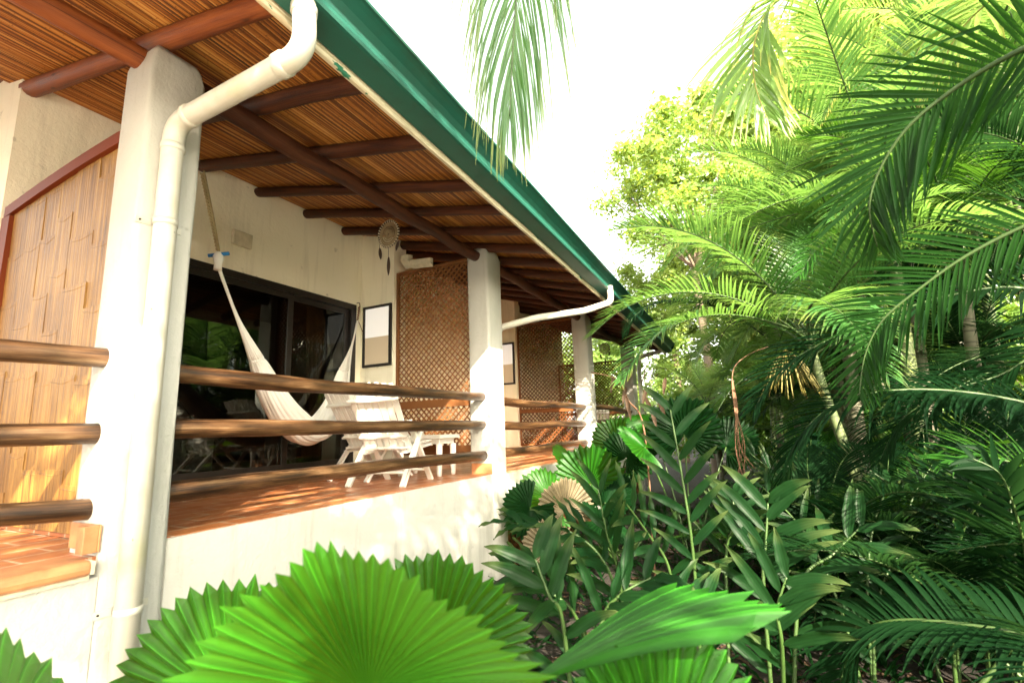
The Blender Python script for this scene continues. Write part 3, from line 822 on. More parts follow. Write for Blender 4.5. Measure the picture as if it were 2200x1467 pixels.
m = MB(); sdv = (pd * .25 + side * 1.0 + Vector((0, 0, .12))).normalized()
m.tube(loc([stick - sdv * .085, stick + sdv * .085]), .016, 14); m.build('toggle', MT['blue_stick'], ham)
m = MB()
for ph in (0, math.pi):
    P = []
    for i in range(90):
        t = i / 89; c = L.lerp(stick, t) - L; P.append(c + side * (.008 * math.cos(t*75+ph)) + pd * (.008 * math.sin(t*75+ph)))
    m.tube(P, .009, 6)
m.tube(loc([L + side*.02 + Vector((0,0,.02)), L.lerp(stick, .5) + side * .022, stick + side * .01]), .009, 6)
m.build('rope', MT['rope'], ham)
m = MB()
hkp = Vector((XW + .045, hk.y, hk.z - .03)); cpath = []
for i in range(36):
    t = i / 35; c = hkp.lerp(ringR, t) - L; cpath.append(c + side * (.008 * math.cos(t*40)) + Vector((0, .008 * math.sin(t*40), 0)))
m.tube(cpath, .009, 6); m.tube(loc([ringR + Vector((0,0,.02)), ringR + Vector((.02,.03,-.05)), ringR + Vector((.05,.05,-.15))]), .005, 6)
m.build('rope', MT['dry_stalk'] if 'dry_stalk' in MT else MT['rope'], ham)

# ------------------------------------------------------------------ folding chairs and table
def make_chair(label, loc, rz=0.0):
    t = thing('folding_chair', label, 'chair', loc, 'white slatted folding chairs', rz); wm = MT['white_wood']
    for s in (-1, 1):
        x = s * .29
        m = MB(); m.bar((x, -.36, 0), (x, .10, .58), .032, .058, (1,0,0)); m.build('leg', wm, t, .004)
        x2 = s * .255
        m = MB(); m.bar((x2, .36, 0), (x2, -.16, .62), .032, .058, (1,0,0)); m.build('leg', wm, t, .004)
        m = MB(); m.bar((s*.315, -.34, .575), (s*.315, .40, .60), .022, .075, (1,0,0)); m.build('armrest', wm, t, .005)
        m = MB(); m.bar((s*.222, -.20, .31), (s*.222, .40, .37), .025, .055, (1,0,0)); m.build('seat_rail', wm, t, .004)
    m = MB()
    for i in range(8):
        f_ = i / 7; m.box((-.235, -.19 + f_ * .56, .345 + f_ * .058), (.235, -.19 + f_ * .56 + .062, .362 + f_ * .058))
    m.build('seat', wm, t, .003)
    m = MB(); d = Vector((0, -.52, .80)).normalized()
    for i in range(7):
        x = -.228 + .076 * i; p = Vector((x, -.08, .33)); ln = .72 + .03 * math.sin(math.pi * (i + .5) / 7)
        m.bar(p, p + d * ln, .062, .014, (0, .84, .54))
        m.tube([p + d * (ln - .001) - Vector((0, .0058, .0038)), p + d * (ln - .001) + Vector((0, .0058, .0038))], .031, 14, smooth=False)
    m.build('backrest', wm, t, .002)
    for q in (.18, .60):
        m = MB(); p = Vector((0, -.08, .33)) + d * q - Vector((0, .020, .012)); m.bar(p - Vector((.27, 0, 0)), p + Vector((.27, 0, 0)), .05, .020, d); m.build('back_batten', wm, t, .003)
    for (ry, rz_) in ((-.005, .432), (.27, .11), (-.26, .125)):
        m = MB(); m.tube([(-.28, ry, rz_), (.28, ry, rz_)], .013, 10); m.build('rod', wm, t)
    return t
ch = make_chair('white slatted folding chair beside the low white table, nearest the rails', (-3.44, 4.05, 0), math.radians(12))
c2 = copy_tree(ch); c2.location = (-4.06, 4.42, 0); c2.rotation_euler.z = math.radians(-4)
c2['label'] = 'white slatted folding chair half hidden behind another, next to the sliding glass door'
c3 = copy_tree(ch); c3.location = (-3.55, 11.5, -.02); c3.rotation_euler.z = math.radians(20)
c3['label'] = 'white slatted chair on the far veranda, behind the last log rails'
tb = thing('low_table', 'low white wooden table with round legs beside the lattice screen', 'table', (-3.62, 4.86, 0))
m = MB(); m.box((-.34, -.20, .42), (.34, .20, .465)); m.build('tabletop', MT['white_wood'], tb, .006)
m = MB(); m.box((-.29, -.15, .36), (.29, .15, .4195)); m.build('apron', MT['white_wood'], tb, .004)
for sx in (-1, 1):
    for sy in (-1, 1):
        m = MB(); m.lathe([(.0, 0), (.026, 0), (.03, .03), (.034, .2), (.038, .36)], (sx*.28, sy*.14, 0), 14); m.build('leg', MT['white_wood'], tb)

# ------------------------------------------------------------------ dream catchers
def dreamcatcher(label, c, r, n_sh=30):
    t = thing('dream_catcher', label, 'dream catcher', c, 'dream catchers hung under the eaves'); c0 = Vector((0, 0, 0))
    cir = lambda rr, y=0, n=40: [(rr*math.cos(2*math.pi*i/n), y, rr*1.08*math.sin(2*math.pi*i/n)) for i in range(n)]
    m = MB(); m.tube(cir(r), .009, 8, closed=True); m.build('hoop', MT['feather'], t)
    m = MB()
    for q in (.86, .8, .72, .66, .5, .36, .22, .12): m.tube(cir(r*q, 0, 30), .0045 if q > .3 else .008, 6, closed=True)
    for i in range(36):
        a = 2*math.pi*i/36; b_ = a + .55
        m.tube([(r*math.cos(a), 0, r*1.08*math.sin(a)), (r*.62*math.cos(b_), 0, r*.62*1.08*math.sin(b_)), (r*.25*math.cos(b_+.5), 0, r*.27*math.sin(b_+.5))], .0022, 4)
    m.build('web', MT['web_thread'], t)
    m = MB()
    for i in range(n_sh):
        a = 2*math.pi*i/n_sh; d = Vector((math.cos(a), 0, 1.08*math.sin(a)))
        m.tube([d*r*.9, d*r*1.0 + Vector((0, -.012, 0)), d*r*1.1], [.003, .008, .003], 6)
    m.build('shell', MT['shell'], t)
    m = MB(); m.tube([(0, 0, r*1.08), (.004, 0, r*1.5), (0, 0, r*2.0)], .003, 5); m.build('string', MT['web_thread'], t)
    for (x, z0, ln, tw) in ((-r*.92, -r*.45, r*1.5, .2), (0, -r*1.1, r*2.3, 0), (r*.95, -r*.3, r*1.25, -.3)):
        f = MB(); f.tube([(x, 0, z0), (x, 0, z0 - ln*.4)], .0028, 5)
        k = 9; P = []
        for i in range(k + 1):
            s = i / k; wv = r*.17*math.sin(math.pi*min(1, s*.92+.08))**.7
            zc = z0 - ln*.35 - ln*.65*s; P += [(x - wv + tw*.1*s, .004, zc), (x + tw*.1*s, -.006, zc), (x + wv + tw*.1*s, .004, zc)]
        f.add(P, [(i*3+j, i*3+j+1, i*3+j+4, i*3+j+3) for i in range(k) for j in (0, 1)]); f.build('feather', MT['feather'], t)
    return t
p = ony(835, 503, 4.1); dreamcatcher('round woven dream catcher with shells hanging from the front veranda rafters', p, .145)
p = ony(1299, 749, 11.7); dreamcatcher('small open dream catcher hanging in the far veranda above the lattice', p, .13, 0 or 12)

# ------------------------------------------------------------------ palms
def frond_mb(path, nrm, n, llen, wid, seed, droop=.55, a0=68, a1=24, vee=.28, start=.16, rr=(.016, .003), both=True, ragged=.08, sides=(-1, 1), frac=1.0):
    """feather frond along a 3-D path; nrm = which way its upper face looks; leaflets fold, spread and droop"""
    r = random.Random(seed); P = catmull([Vector(p) for p in path], 8)
    S = [0.0]
    for i in range(1, len(P)): S.append(S[-1] + (P[i] - P[i-1]).length)
    Lt = S[-1]; m = MB()
    m.tube(P, [rr[0] + (rr[1] - rr[0]) * (s_ / Lt) ** .8 for s_ in S], 6, 1)
    nrm = Vector(nrm)
    def samp(t):
        d = t * Lt; i = 1
        while i < len(S) - 1 and S[i] < d: i += 1
        f = (d - S[i-1]) / max(1e-6, S[i] - S[i-1]); return P[i-1].lerp(P[i], f), (P[i] - P[i-1]).normalized()
    for k in range(n):
        t = start + (1 - start) * (k + .5) / n
        for sd in sides:
            tt = min(.999, t + r.uniform(-.25, .25) / n)
            if r.random() > frac: continue
            p, T = samp(tt); N_ = (nrm - T * nrm.dot(T)).normalized(); B = T.cross(N_) * sd
            q = (tt - start) / (1 - start)
            ang = math.radians(a0 + (a1 - a0) * q ** 1.2 + r.uniform(-4, 4))
            lf = (math.sin(math.pi * min(1, (.16 + .80 * q))) ** .7) * .95 + .05
            ln = llen * lf * r.uniform(.9, 1.08)
            d = (T * math.cos(ang) + B * math.sin(ang) + N_ * (vee + r.uniform(-.07, .07))).normalized()
            w0 = wid * r.uniform(.85, 1.1) * (.6 + .4 * lf); ns = 6; pos = p.copy(); vs_ = []
            gdr = droop * r.uniform(.75, 1.3); kink = r.random() < ragged
            for j in range(ns + 1):
                s_ = j / ns; W = d.cross(N_)
                if W.length < 1e-4: W = T.copy()
                W.normalize(); U = W.cross(d)
                ww = w0 * (.45 + 2.2 * s_ if s_ < .25 else 1.0 * (1 - ((s_ - .25) / .75) ** 1.7)) * .5 + .0006
                vs_ += [pos - W * ww, pos - U * ww * .35, pos + W * ww]
                if j < ns:
                    pos = pos + d * (ln / ns); g_ = gdr * (.10 + .26 * s_)
                    if kink and j == 2: g_ += .8
                    d = (d + Vector((0, 0, -g_))).normalized()
            fs_ = []; uv_ = []
            for j in range(ns):
                for c in (0, 1):
                    fs_.append((j*3+c, j*3+c+1, j*3+c+4, j*3+c+3)); uv_.append([(j/ns, c*.5), (j/ns, c*.5+.5), ((j+1)/ns, c*.5+.5), ((j+1)/ns, c*.5)])
            m.add(vs_, fs_, uv_, 0)
    return m
def arc(L, e0, bend, n=7, side=0.0):
    """frond midrib in the YZ plane: leaves at elevation e0 (deg) and bends down by `bend` deg over its length"""
    p = Vector((0, 0, 0)); P = [p.copy()]; 
    for i in range(n):
        t = (i + .5) / n; e = math.radians(e0 - bend * t ** 1.35); az = side * t
        p = p + Vector((math.sin(az) * math.cos(e), math.cos(az) * math.cos(e), math.sin(e))) * (L / n); P.append(p.copy())
    return P
FR = {}
def frond_mesh(kind, leaf, rach='rachis', **kw):
    key = (kind, leaf)
    if key not in FR:
        spec = {'up': (2.3, 82, 60), 'high': (2.4, 66, 78), 'mid': (2.5, 46, 88), 'low': (2.3, 22, 82), 'hang': (2.0, -8, 62)}[kind[:-1]]
        P = arc(*spec, side=.25 if kind[-1] == 'a' else -.3)
        FR[key] = frond_mb(P, (0, -.35, 1), 56, .50, .024, hash_(kind + leaf), droop=.42 if kind[-1] == 'a' else .6, vee=.30).mesh('frond', [MT[leaf], MT[rach]])
    return FR[key]
def hash_(s): return sum((i + 1) * ord(c) for i, c in enumerate(s)) % 9973
def trunk_mb(P, r0, r1, bulge=0.0):
    P = catmull([Vector(p) for p in P], 5); n = len(P)
    return MB().tube(P, [(r0 + (r1 - r0) * i / (n - 1)) * (1 + bulge * math.exp(-(i / n / .08) ** 2)) for i in range(n)], 12)
def palm(x, y, h, leaf, label, group, seed, lean=(0, 0), nf=11, sc=1.0, trunk='palm_trunk', kinds=('upa', 'higha', 'highb', 'mida', 'midb', 'lowa', 'lowb'), r=.055, name='areca_palm', dead=0):
    rg = random.Random(seed); z0 = gz(x, y)
    t = thing(name, label, 'palm tree', (x, y, z0), group)
    top = Vector((lean[0], lean[1], h))
    if h > .3:
        tr = trunk_mb([(0, 0, -.1), (lean[0]*.25, lean[1]*.25, h*.35), (lean[0]*.62, lean[1]*.62, h*.7), top], r * 1.15, r * .8, .5).build('trunk', MT[trunk], t)
        cs = trunk_mb([top - Vector((lean[0]*.05, lean[1]*.05, .06)), top + Vector((lean[0]*.08, lean[1]*.08, .30)), top + Vector((lean[0]*.15, lean[1]*.15, .62))], r * .98, r * .5).build('crownshaft', MT['green_trunk'], t)
    base = top + Vector((lean[0]*.12, lean[1]*.12, .45 if h > .3 else 0.0))
    for i in range(nf):
        k = kinds[i % len(kinds)] if i < len(kinds) else rg.choice(kinds)
        az = 2.4 * i + rg.uniform(-.35, .35)
        s_ = sc * rg.uniform(.85, 1.1)
        inst('frond', frond_mesh(k, leaf), t, base + Vector((0, 0, rg.uniform(-.15, .1))), (rg.uniform(-.1, .1), rg.uniform(-.12, .12), az), s_)
    return t
def hero_frond(parent, pts, nrm, n, llen, wid, leaf, seed, **kw):
    P = [at(*p) for p in pts]; b = parent.location
    return frond_mb([p - b for p in P], nrm, n, llen, wid, seed, **kw).build('frond', [MT[leaf], MT[kw_rach.get(leaf, 'rachis')]], parent)
kw_rach = {'palm_leaf_sunny': 'rachis_yellow'}

# the palm at the photographer's right shoulder: its fronds hang into the top of the view
NEAR = thing('areca_palm', 'palm beside the viewpoint whose long fronds hang down across the top of the view', 'palm tree', (1.75, -.35, GZ))
trunk_mb([(0, 0, -.1), (.05, .1, 2.0), (.02, .3, 3.9), (0, .45, 5.0)], .10, .075, .4).build('trunk', MT['pale_trunk'], NEAR)
hero_frond(NEAR, [(1540, -560, 1.9), (1290, -620, 2.1), (1160, -380, 2.3), (1125, -150, 2.35), (1105, 50, 2.4), (1095, 250, 2.4)], (.7, -.7, .5), 84, .96, .0105, 'palm_leaf_mid', 41, droop=1.9, a0=38, a1=6, vee=.0, start=.22, ragged=.35, frac=.9)
hero_frond(NEAR, [(2250, -420, 1.9), (1980, -240, 2.4), (1790, -70, 2.8), (1665, 5, 3.0), (1622, 90, 3.05), (1622, 180, 3.1), (1650, 260, 3.1)], (.1, -.6, .7), 46, .66, .034, 'palm_leaf_sunny', 42, droop=.7, a0=66, a1=25, vee=.12, start=.2, ragged=.2)
hero_frond(NEAR, [(2420, 20, 1.55), (2200, 105, 1.85), (2060, 185, 2.05), (1950, 275, 2.2), (1888, 370, 2.3), (1868, 450, 2.35), (1885, 530, 2.4)], -Vector(ray(1950, 275)) / F_PX + Vector((-.1, 0, .35)), 46, .46, .022, 'palm_leaf_deep', 43, droop=.16, a0=64, a1=22, vee=.16, start=.08)
hero_frond(NEAR, [(2330, -260, 1.9), (2240, -120, 2.4), (2150, -20, 2.8), (2060, 70, 3.1), (2000, 190, 3.3)], (0, -.5, .8), 40, .6, .034, 'palm_leaf_sunny', 44, droop=.6, vee=.15, start=.12)
for i, (k, az) in enumerate((('higha', 3.6), ('highb', 4.4), ('upa', 5.1), ('mida', 5.6))):
    inst('frond', frond_mesh(k, 'palm_leaf'), NEAR, (0, .45, 5.05), (0, 0, az), 1.1)

# big areca at the right edge, reaching in with long arching fronds
RIGHT = thing('areca_palm', 'clumping areca palm at the right edge with long dark arching fronds', 'palm tree', (3.3, 1.55, GZ))
for i, (dx, dy, lx, ly, h) in enumerate(((0, 0, -.1, .1, 2.3), (.3, .35, .3, .4, 3.0), (-.2, .4, -.35, .6, 2.0))):
    trunk_mb([(dx, dy, -.1), (dx + lx*.3, dy + ly*.3, h*.4), (dx + lx, dy + ly, h)], .055, .045, .3).build('trunk', MT['green_trunk'], RIGHT)
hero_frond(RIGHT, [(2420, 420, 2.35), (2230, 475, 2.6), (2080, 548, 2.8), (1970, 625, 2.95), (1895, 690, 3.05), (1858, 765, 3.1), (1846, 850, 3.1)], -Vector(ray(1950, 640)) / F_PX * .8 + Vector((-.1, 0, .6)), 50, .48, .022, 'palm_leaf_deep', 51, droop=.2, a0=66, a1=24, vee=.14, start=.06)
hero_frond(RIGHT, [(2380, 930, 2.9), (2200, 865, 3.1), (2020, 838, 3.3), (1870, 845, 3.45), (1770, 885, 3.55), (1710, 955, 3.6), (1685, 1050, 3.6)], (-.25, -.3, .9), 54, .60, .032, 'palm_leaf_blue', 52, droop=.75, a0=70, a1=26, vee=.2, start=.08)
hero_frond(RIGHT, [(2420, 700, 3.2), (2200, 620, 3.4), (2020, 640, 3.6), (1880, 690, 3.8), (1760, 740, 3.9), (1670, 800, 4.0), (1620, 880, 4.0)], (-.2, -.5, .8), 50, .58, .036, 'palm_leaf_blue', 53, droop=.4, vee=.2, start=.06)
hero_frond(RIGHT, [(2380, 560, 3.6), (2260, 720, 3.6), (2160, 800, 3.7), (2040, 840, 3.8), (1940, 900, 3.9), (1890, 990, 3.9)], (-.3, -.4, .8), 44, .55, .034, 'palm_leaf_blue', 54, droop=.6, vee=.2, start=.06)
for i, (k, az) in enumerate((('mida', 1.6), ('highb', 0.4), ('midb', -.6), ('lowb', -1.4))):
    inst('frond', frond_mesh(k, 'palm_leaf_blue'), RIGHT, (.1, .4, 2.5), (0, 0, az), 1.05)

# young palms low at the right
YOUNG = thing('young_palm', 'young palm low at the right edge with a broad dark green comb of leaflets', 'palm tree', (3.15, 2.75, GZ), 'young palms under the arecas')
hero_frond(YOUNG, [(2100, 1480, 2.6), (2210, 1330, 2.55), (2208, 1220, 2.5), (2185, 1110, 2.45), (2150, 1020, 2.45), (2090, 985, 2.5)], (-.45, -.6, .55), 24, .42, .040, 'palm_leaf_blue', 61, droop=.55, a0=74, a1=30, vee=.15, start=.3)
hero_frond(YOUNG, [(2340, 1250, 2.7), (2300, 1090, 2.7), (2210, 1010, 2.75), (2110, 980, 2.8), (2030, 990, 2.85)], (-.1, -.4, .9), 26, .42, .030, 'palm_leaf', 62, droop=.6, vee=.3, start=.2)
YOUNG2 = thing('young_palm', 'young palm in the lower right corner with one long frond arching to the left', 'palm tree', (2.55, 1.75, GZ), 'young palms under the arecas')
hero_frond(YOUNG2, [(2380, 1420, 1.95), (2200, 1362, 2.1), (2050, 1338, 2.25), (1930, 1332, 2.4), (1862, 1352, 2.5), (1818, 1420, 2.5), (1800, 1510, 2.5)], (-.2, -.35, .9), 44, .40, .030, 'palm_leaf_blue', 63, droop=.7, a0=72, a1=34, vee=.34, start=.05)
YOUNG3 = thing('young_palm', 'small young palm with a short drooping frond in the dark undergrowth', 'palm tree', (2.3, 4.2, GZ), 'young palms under the arecas')
hero_frond(YOUNG3, [(1960, 1420, 3.9), (1940, 1260, 3.8), (1880, 1190, 3.75), (1810, 1185, 3.7), (1750, 1225, 3.7), (1715, 1300, 3.7)], (-.2, -.4, .85), 34, .38, .028, 'palm_leaf', 64, droop=.7, vee=.25, start=.22)
hero_frond(YOUNG3, [(1990, 1400, 4.2), (2000, 1280, 4.1), (2050, 1210, 4.0), (2110, 1210, 3.9), (2150, 1260, 3.85)], (-.1, -.3, .9), 32, .38, .028, 'palm_leaf_blue', 65, droop=.6, vee=.2, start=.2)

# palm by the end of the roof, one frond lying over the gutter
EAVE = thing('areca_palm', 'areca palm near the end of the eave with a curved frond over the gutter', 'palm tree', (1.25, 8.6, GZ))
trunk_mb([(0, 0, -.1), (-.1, 0, 1.2), (-.25, -.1, 2.4), (-.55, -.2, 3.3)], .07, .05, .4).build('trunk', MT['palm_trunk'], EAVE)
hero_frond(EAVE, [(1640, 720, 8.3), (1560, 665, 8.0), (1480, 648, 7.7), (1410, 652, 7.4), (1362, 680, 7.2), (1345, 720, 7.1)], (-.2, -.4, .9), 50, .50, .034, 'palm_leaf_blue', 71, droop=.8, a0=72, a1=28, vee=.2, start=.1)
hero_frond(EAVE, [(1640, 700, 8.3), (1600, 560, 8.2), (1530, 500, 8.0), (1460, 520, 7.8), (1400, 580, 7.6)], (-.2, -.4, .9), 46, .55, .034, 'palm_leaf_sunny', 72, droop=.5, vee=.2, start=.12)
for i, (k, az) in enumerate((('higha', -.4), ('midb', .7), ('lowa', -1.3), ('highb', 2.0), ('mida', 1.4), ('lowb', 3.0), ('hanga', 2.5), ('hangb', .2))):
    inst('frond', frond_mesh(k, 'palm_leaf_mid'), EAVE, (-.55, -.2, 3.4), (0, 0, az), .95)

# thicket of arecas
GA = 'areca palms of the sunlit thicket right of the house'
LB = 'areca palm with arching feathery fronds in the thicket right of the house'
spots = [  # x, y, height, lean, leaf
    (.9, 6.2, 2.0, (-.3, .1), 'palm_leaf_mid'), (1.9, 6.6, 3.0, (.2, .2), 'palm_leaf'), (2.6, 5.6, 2.6, (.2, .1), 'palm_leaf_blue'), (3.3, 7.2, 3.8, (-.3, .2), 'palm_leaf_mid'),
    (.9, 7.9, 1.8, (.2, 0), 'palm_leaf_mid'), (1.9, 8.6, 4.0, (-.5, .1), 'palm_leaf_mid'), (2.9, 9.0, 5.0, (.2, .1), 'palm_leaf_sunny'), (4.0, 9.2, 5.6, (-.2, 0), 'palm_leaf_sunny'),
    (.6, 10.2, 3.4, (-.2, .2), 'palm_leaf_sunny'), (1.8, 10.8, 4.8, (.1, .1), 'palm_leaf_sunny'), (3.1, 11.2, 6.0, (.2, -.2), 'palm_leaf_sunny'), (4.6, 11.4, 6.6, (-.2, .2), 'palm_leaf_sunny'),
    (.1, 12.6, 1.8, (.1, .2), 'palm_leaf_sunny'), (.9, 13.0, 4.2, (-.2, .2), 'palm_leaf_sunny'), (2.4, 13.4, 5.6, (.2, .1), 'palm_leaf_sunny'), (4.0, 13.8, 7.0, (-.2, .3), 'palm_leaf_sunny'),
    (5.6, 13.2, 7.2, (.3, .1), 'palm_leaf_sunny'), (.2, 15.5, 3.6, (.1, .1), 'palm_leaf_sunny'), (2.0, 16.0, 5.6, (.4, .3), 'palm_leaf_sunny'), (5.0, 16.4, 7.6, (.2, .3), 'palm_leaf_sunny'),
    (-1.2, 15.2, 1.6, (-.2, .3), 'palm_leaf_sunny'), (1.2, 9.2, 1.6, (.1, .2), 'palm_leaf_blue'), (2.2, 7.6, 1.4, (.1, .2), 'palm_leaf_blue'), (2.9, 6.4, 1.5, (.1, .2), 'palm_leaf_blue'), (2.7, 6.7, 5.2, (.1, .2), 'palm_leaf_sunny'), (1.7, 7.4, 4.6, (.2, .2), 'palm_leaf_mid'), (2.2, 9.8, 5.6, (.1, .2), 'palm_leaf_sunny'), (1.0, 8.8, 4.2, (.1, .2), 'palm_leaf_mid'), (3.2, 8.2, 6.2, (.1, .2), 'palm_leaf_sunny'), (.2, 11.2, 3.0, (.2, .2), 'palm_leaf_sunny'), (1.4, 6.5, 3.6, (.1, .1), 'palm_leaf_mid'), (.5, 9.4, 1.0, (.2, .1), 'palm_leaf_mid'), (.5, 11.4, 2.2, (.2, .1), 'palm_leaf_mid'), (1.2, 11.8, 3.0, (.1, .1), 'palm_leaf_sunny'), (2.3, 12.2, 4.4, (.1, .1), 'palm_leaf_mid'), (1.0, 7.4, 3.2, (.1, .1), 'palm_leaf_mid'),
]
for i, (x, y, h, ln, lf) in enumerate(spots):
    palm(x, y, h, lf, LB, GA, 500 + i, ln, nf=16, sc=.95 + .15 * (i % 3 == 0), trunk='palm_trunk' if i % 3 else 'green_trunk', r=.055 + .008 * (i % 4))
PALE = thing('royal_palm', 'palm with a thick smooth pale trunk at upper right among the arecas', 'palm tree', (at(2050, 700, 7.2).x, at(2050, 700, 7.2).y, GZ))
b0 = PALE.location; pt = [Vector((0, 0, -.1)), at(2068, 760, 7.2) - b0, at(2050, 520, 7.2) - b0, at(2040, 400, 7.2) - b0]
trunk_mb([pt[0], pt[1]*.6 + Vector((0,0,0)), pt[1], pt[2]], .12, .10, .3).build('trunk', MT['pale_trunk'], PALE)
trunk_mb([pt[2], pt[3], at(2028, 300, 7.2) - b0], .115, .07).build('crownshaft', MT['pale_trunk'], PALE)
for i in range(11):
    inst('frond', frond_mesh(('upa', 'higha', 'highb', 'mida', 'midb')[i % 5], 'palm_leaf_sunny'), PALE, at(2028, 310, 7.2) - b0, (0, 0, 2.4 * i), 1.25)

# palms and a tree outside the view that throw the dappled shade
GS = 'palms behind the viewpoint that shade the garden'
for i, (x, y, h, n) in enumerate(((7.4, 5.0, 3.2, 14),)):
    palm(x, y, h, 'palm_leaf', 'areca palm behind the viewpoint, outside the picture, shading the garden', GS, 700 + i, (0, 0), nf=n, sc=1.15)

# low understory palms
GU = 'low seedling palms in the shaded undergrowth'
rg = random.Random(77)
for i in range(64):
    y = rg.uniform(4.6, 12.5) if i % 2 else rg.uniform(3.9, 7.0); x = rg.uniform(.1 if y > 4.6 else 1.0, .36 * y + 1.0)
    palm(x, y, .12, 'palm_leaf' if i % 2 else 'palm_leaf_blue', 'low seedling palm with upright feathery fronds in the shaded undergrowth', GU, 900 + i, nf=6, sc=rg.uniform(.5, .85), kinds=('upa', 'higha', 'highb', 'mida'), name='young_palm')

# ------------------------------------------------------------------ fan palms
def fan_mb(R, seed, span=150, npl=34, cup=.25, wave=.10, wk=2, fold=0.0, sag=.12, tooth=.055, cuts=3, asym=0.0, fdir=0.0, pleat=.040):
    """round pleated leaf: stalk joins at the origin, middle rib along +Y, upper face +Z"""
    r = random.Random(seed); m = MB(); nr = 9; cols = npl * 2
    ph = r.uniform(0, 6.28); cut = {r.randrange(4, npl - 4): r.uniform(.35, .7) for _ in range(cuts)}
    vs_ = []
    for c in range(cols + 1):
        th = math.radians(-span + 2 * span * c / cols); ridge = c % 2
        pl = c // 2; e = abs(th) / math.radians(span)
        Rm = R * (1 - .16 * e ** 2 + asym * math.sin(th)) * (1 + r.uniform(-.012, .012) + .035 * math.sin(5 * th + ph) * math.sin(11 * th + 2 * ph))
        Ro = Rm * (1.0 + (tooth * r.uniform(.5, 1.7) if ridge else -tooth * r.uniform(.5, 1.2)))
        for k in range(nr + 1):
            q = k / nr; rad = .012 + (Ro - .012) * q
            x = math.sin(th) * rad; y = math.cos(th) * rad
            z = cup * rad * q * .6 - sag * rad * q * q + wave * R * q ** 1.6 * math.sin(wk * th + ph) + (.5 if ridge else -.5) * R * pleat * min(1, q * 2.2) * (1.0 if k < nr else .6)
            z += fold * (math.sqrt((x * math.cos(fdir) - y * math.sin(fdir)) ** 2 + .0012) - .03)
            vs_.append((x, y, z))
    fs_ = []; uv_ = []
    for c in range(cols):
        cc = cut.get(c // 2)
        for k in range(nr):
            if cc and c % 2 == 1 and k / nr > 1 - cc * .45 : 
                a, b_ = c*(nr+1), (c+1)*(nr+1)
            a = c * (nr + 1) + k; b_ = a + nr + 1
            fs_.append((a, b_, b_ + 1, a + 1)); uv_.append([(k/nr, c/cols*npl*.5), (k/nr, (c+1)/cols*npl*.5), ((k+1)/nr, (c+1)/cols*npl*.5), ((k+1)/nr, c/cols*npl*.5)])
    m.add(vs_, fs_, uv_, 0, False)
    return m
def frame_rot(fwd, nrm):
    y = Vector(fwd).normalized(); z = Vector(nrm); z = (z - y * z.dot(y)).normalized(); x = y.cross(z)
    return Matrix((x, y, z)).transposed().to_4x4()
def fan_leaf(parent, pos, fwd, nrm, mb, leaf='fan_leaf', stalk_to=None, label=None):
    o = mb.build('leaf', MT[leaf], parent); o.matrix_local = Matrix.Translation(Vector(pos) - parent.location) @ frame_rot(fwd, nrm)
    if label: o['label'] = label
    if stalk_to is not None:
        a = Vector(pos) - parent.location; b_ = Vector(stalk_to) - parent.location; mid = a.lerp(b_, .5) + Vector((0, 0, .10))
        MB().tube(catmull([b_, mid, a], 6), [.012] * 6 + [.009] * 6 + [.007], 7).build('leaf_stalk', MT['cane_stem'], parent)
    return o
CR = lambda u, v: Vector(ROT @ np.array([u, v, 0.0]))          # a direction given as right / down in the view
FW = Vector(ROT[:, 2])
FORE = thing('fan_palm', 'fan palm in the foreground with huge round pleated leaves against the white wall', 'fan palm', (-.15, .75, GZ))
root = Vector((-.15, .75, GZ))
fan_leaf(FORE, at(790, 1505, 1.16), CR(.10, -1) - FW * .05, -FW * 1.0 + Vector((.35, 0, .50)), fan_mb(.415, 1, 152, 76, .25, .10, 2, sag=.05, fold=.75, tooth=.045, fdir=-.32, pleat=.034), 'fan_leaf', root)
fan_leaf(FORE, at(500, 1510, 1.5), CR(-.55, -.8), -FW + Vector((0, 0, .6)), fan_mb(.35, 2, 140, 38, .1, .06, 2), 'fan_leaf', root)
fan_leaf(FORE, at(930, 1410, 1.5), CR(.45, -.9), -FW * .8 + Vector((.2, 0, .5)), fan_mb(.30, 3, 140, 40, .1, .06, 3), 'fan_leaf', root)
fan_leaf(FORE, at(-20, 1640, 1.15), CR(.25, -1), -FW * .6 + Vector((.1, 0, .7)), fan_mb(.31, 4, 140, 34, .2, .06, 2), 'fan_leaf', (-1.1, .6, GZ))
sp_ = Vector((-.64, 1.04, .06)) + SUN * 2.2
fan_leaf(FORE, sp_ - Vector((.06, -.02, .16)), Vector((.1, 0, 1)), SUN + Vector((0, 0, .1)), fan_mb(.37, 8, 150, 40, .05, .05, 2), 'fan_leaf', (.35, .25, GZ))  # unseen leaf, added behind the viewpoint to shade the main leaf
bl0, bl1 = at(1125, 1470, 1.22), at(1600, 1255, 1.34)
bf = (bl1 - bl0).normalized(); bv = ((bl0 + bl1) / 2 - Vector(EYE)).normalized(); bn = bf.cross(bv); bn = bn if bn.z > 0 else -bn
fan_leaf(FORE, bl0, bf, bn * math.cos(.26) - bv * math.sin(.26), fan_mb((bl1 - bl0).length, 5, 27, 11, .12, .05, 2, fold=.16, pleat=.030, cuts=0), 'fan_leaf', (.1, .9, GZ))
fan_leaf(FORE, at(1420, 1650, 1.2), CR(.1, -1), -FW * .55 + Vector((.30, -.2, .8)), fan_mb(.31, 6, 140, 38, .2, .08, 2), 'fan_leaf', (.2, .9, GZ))

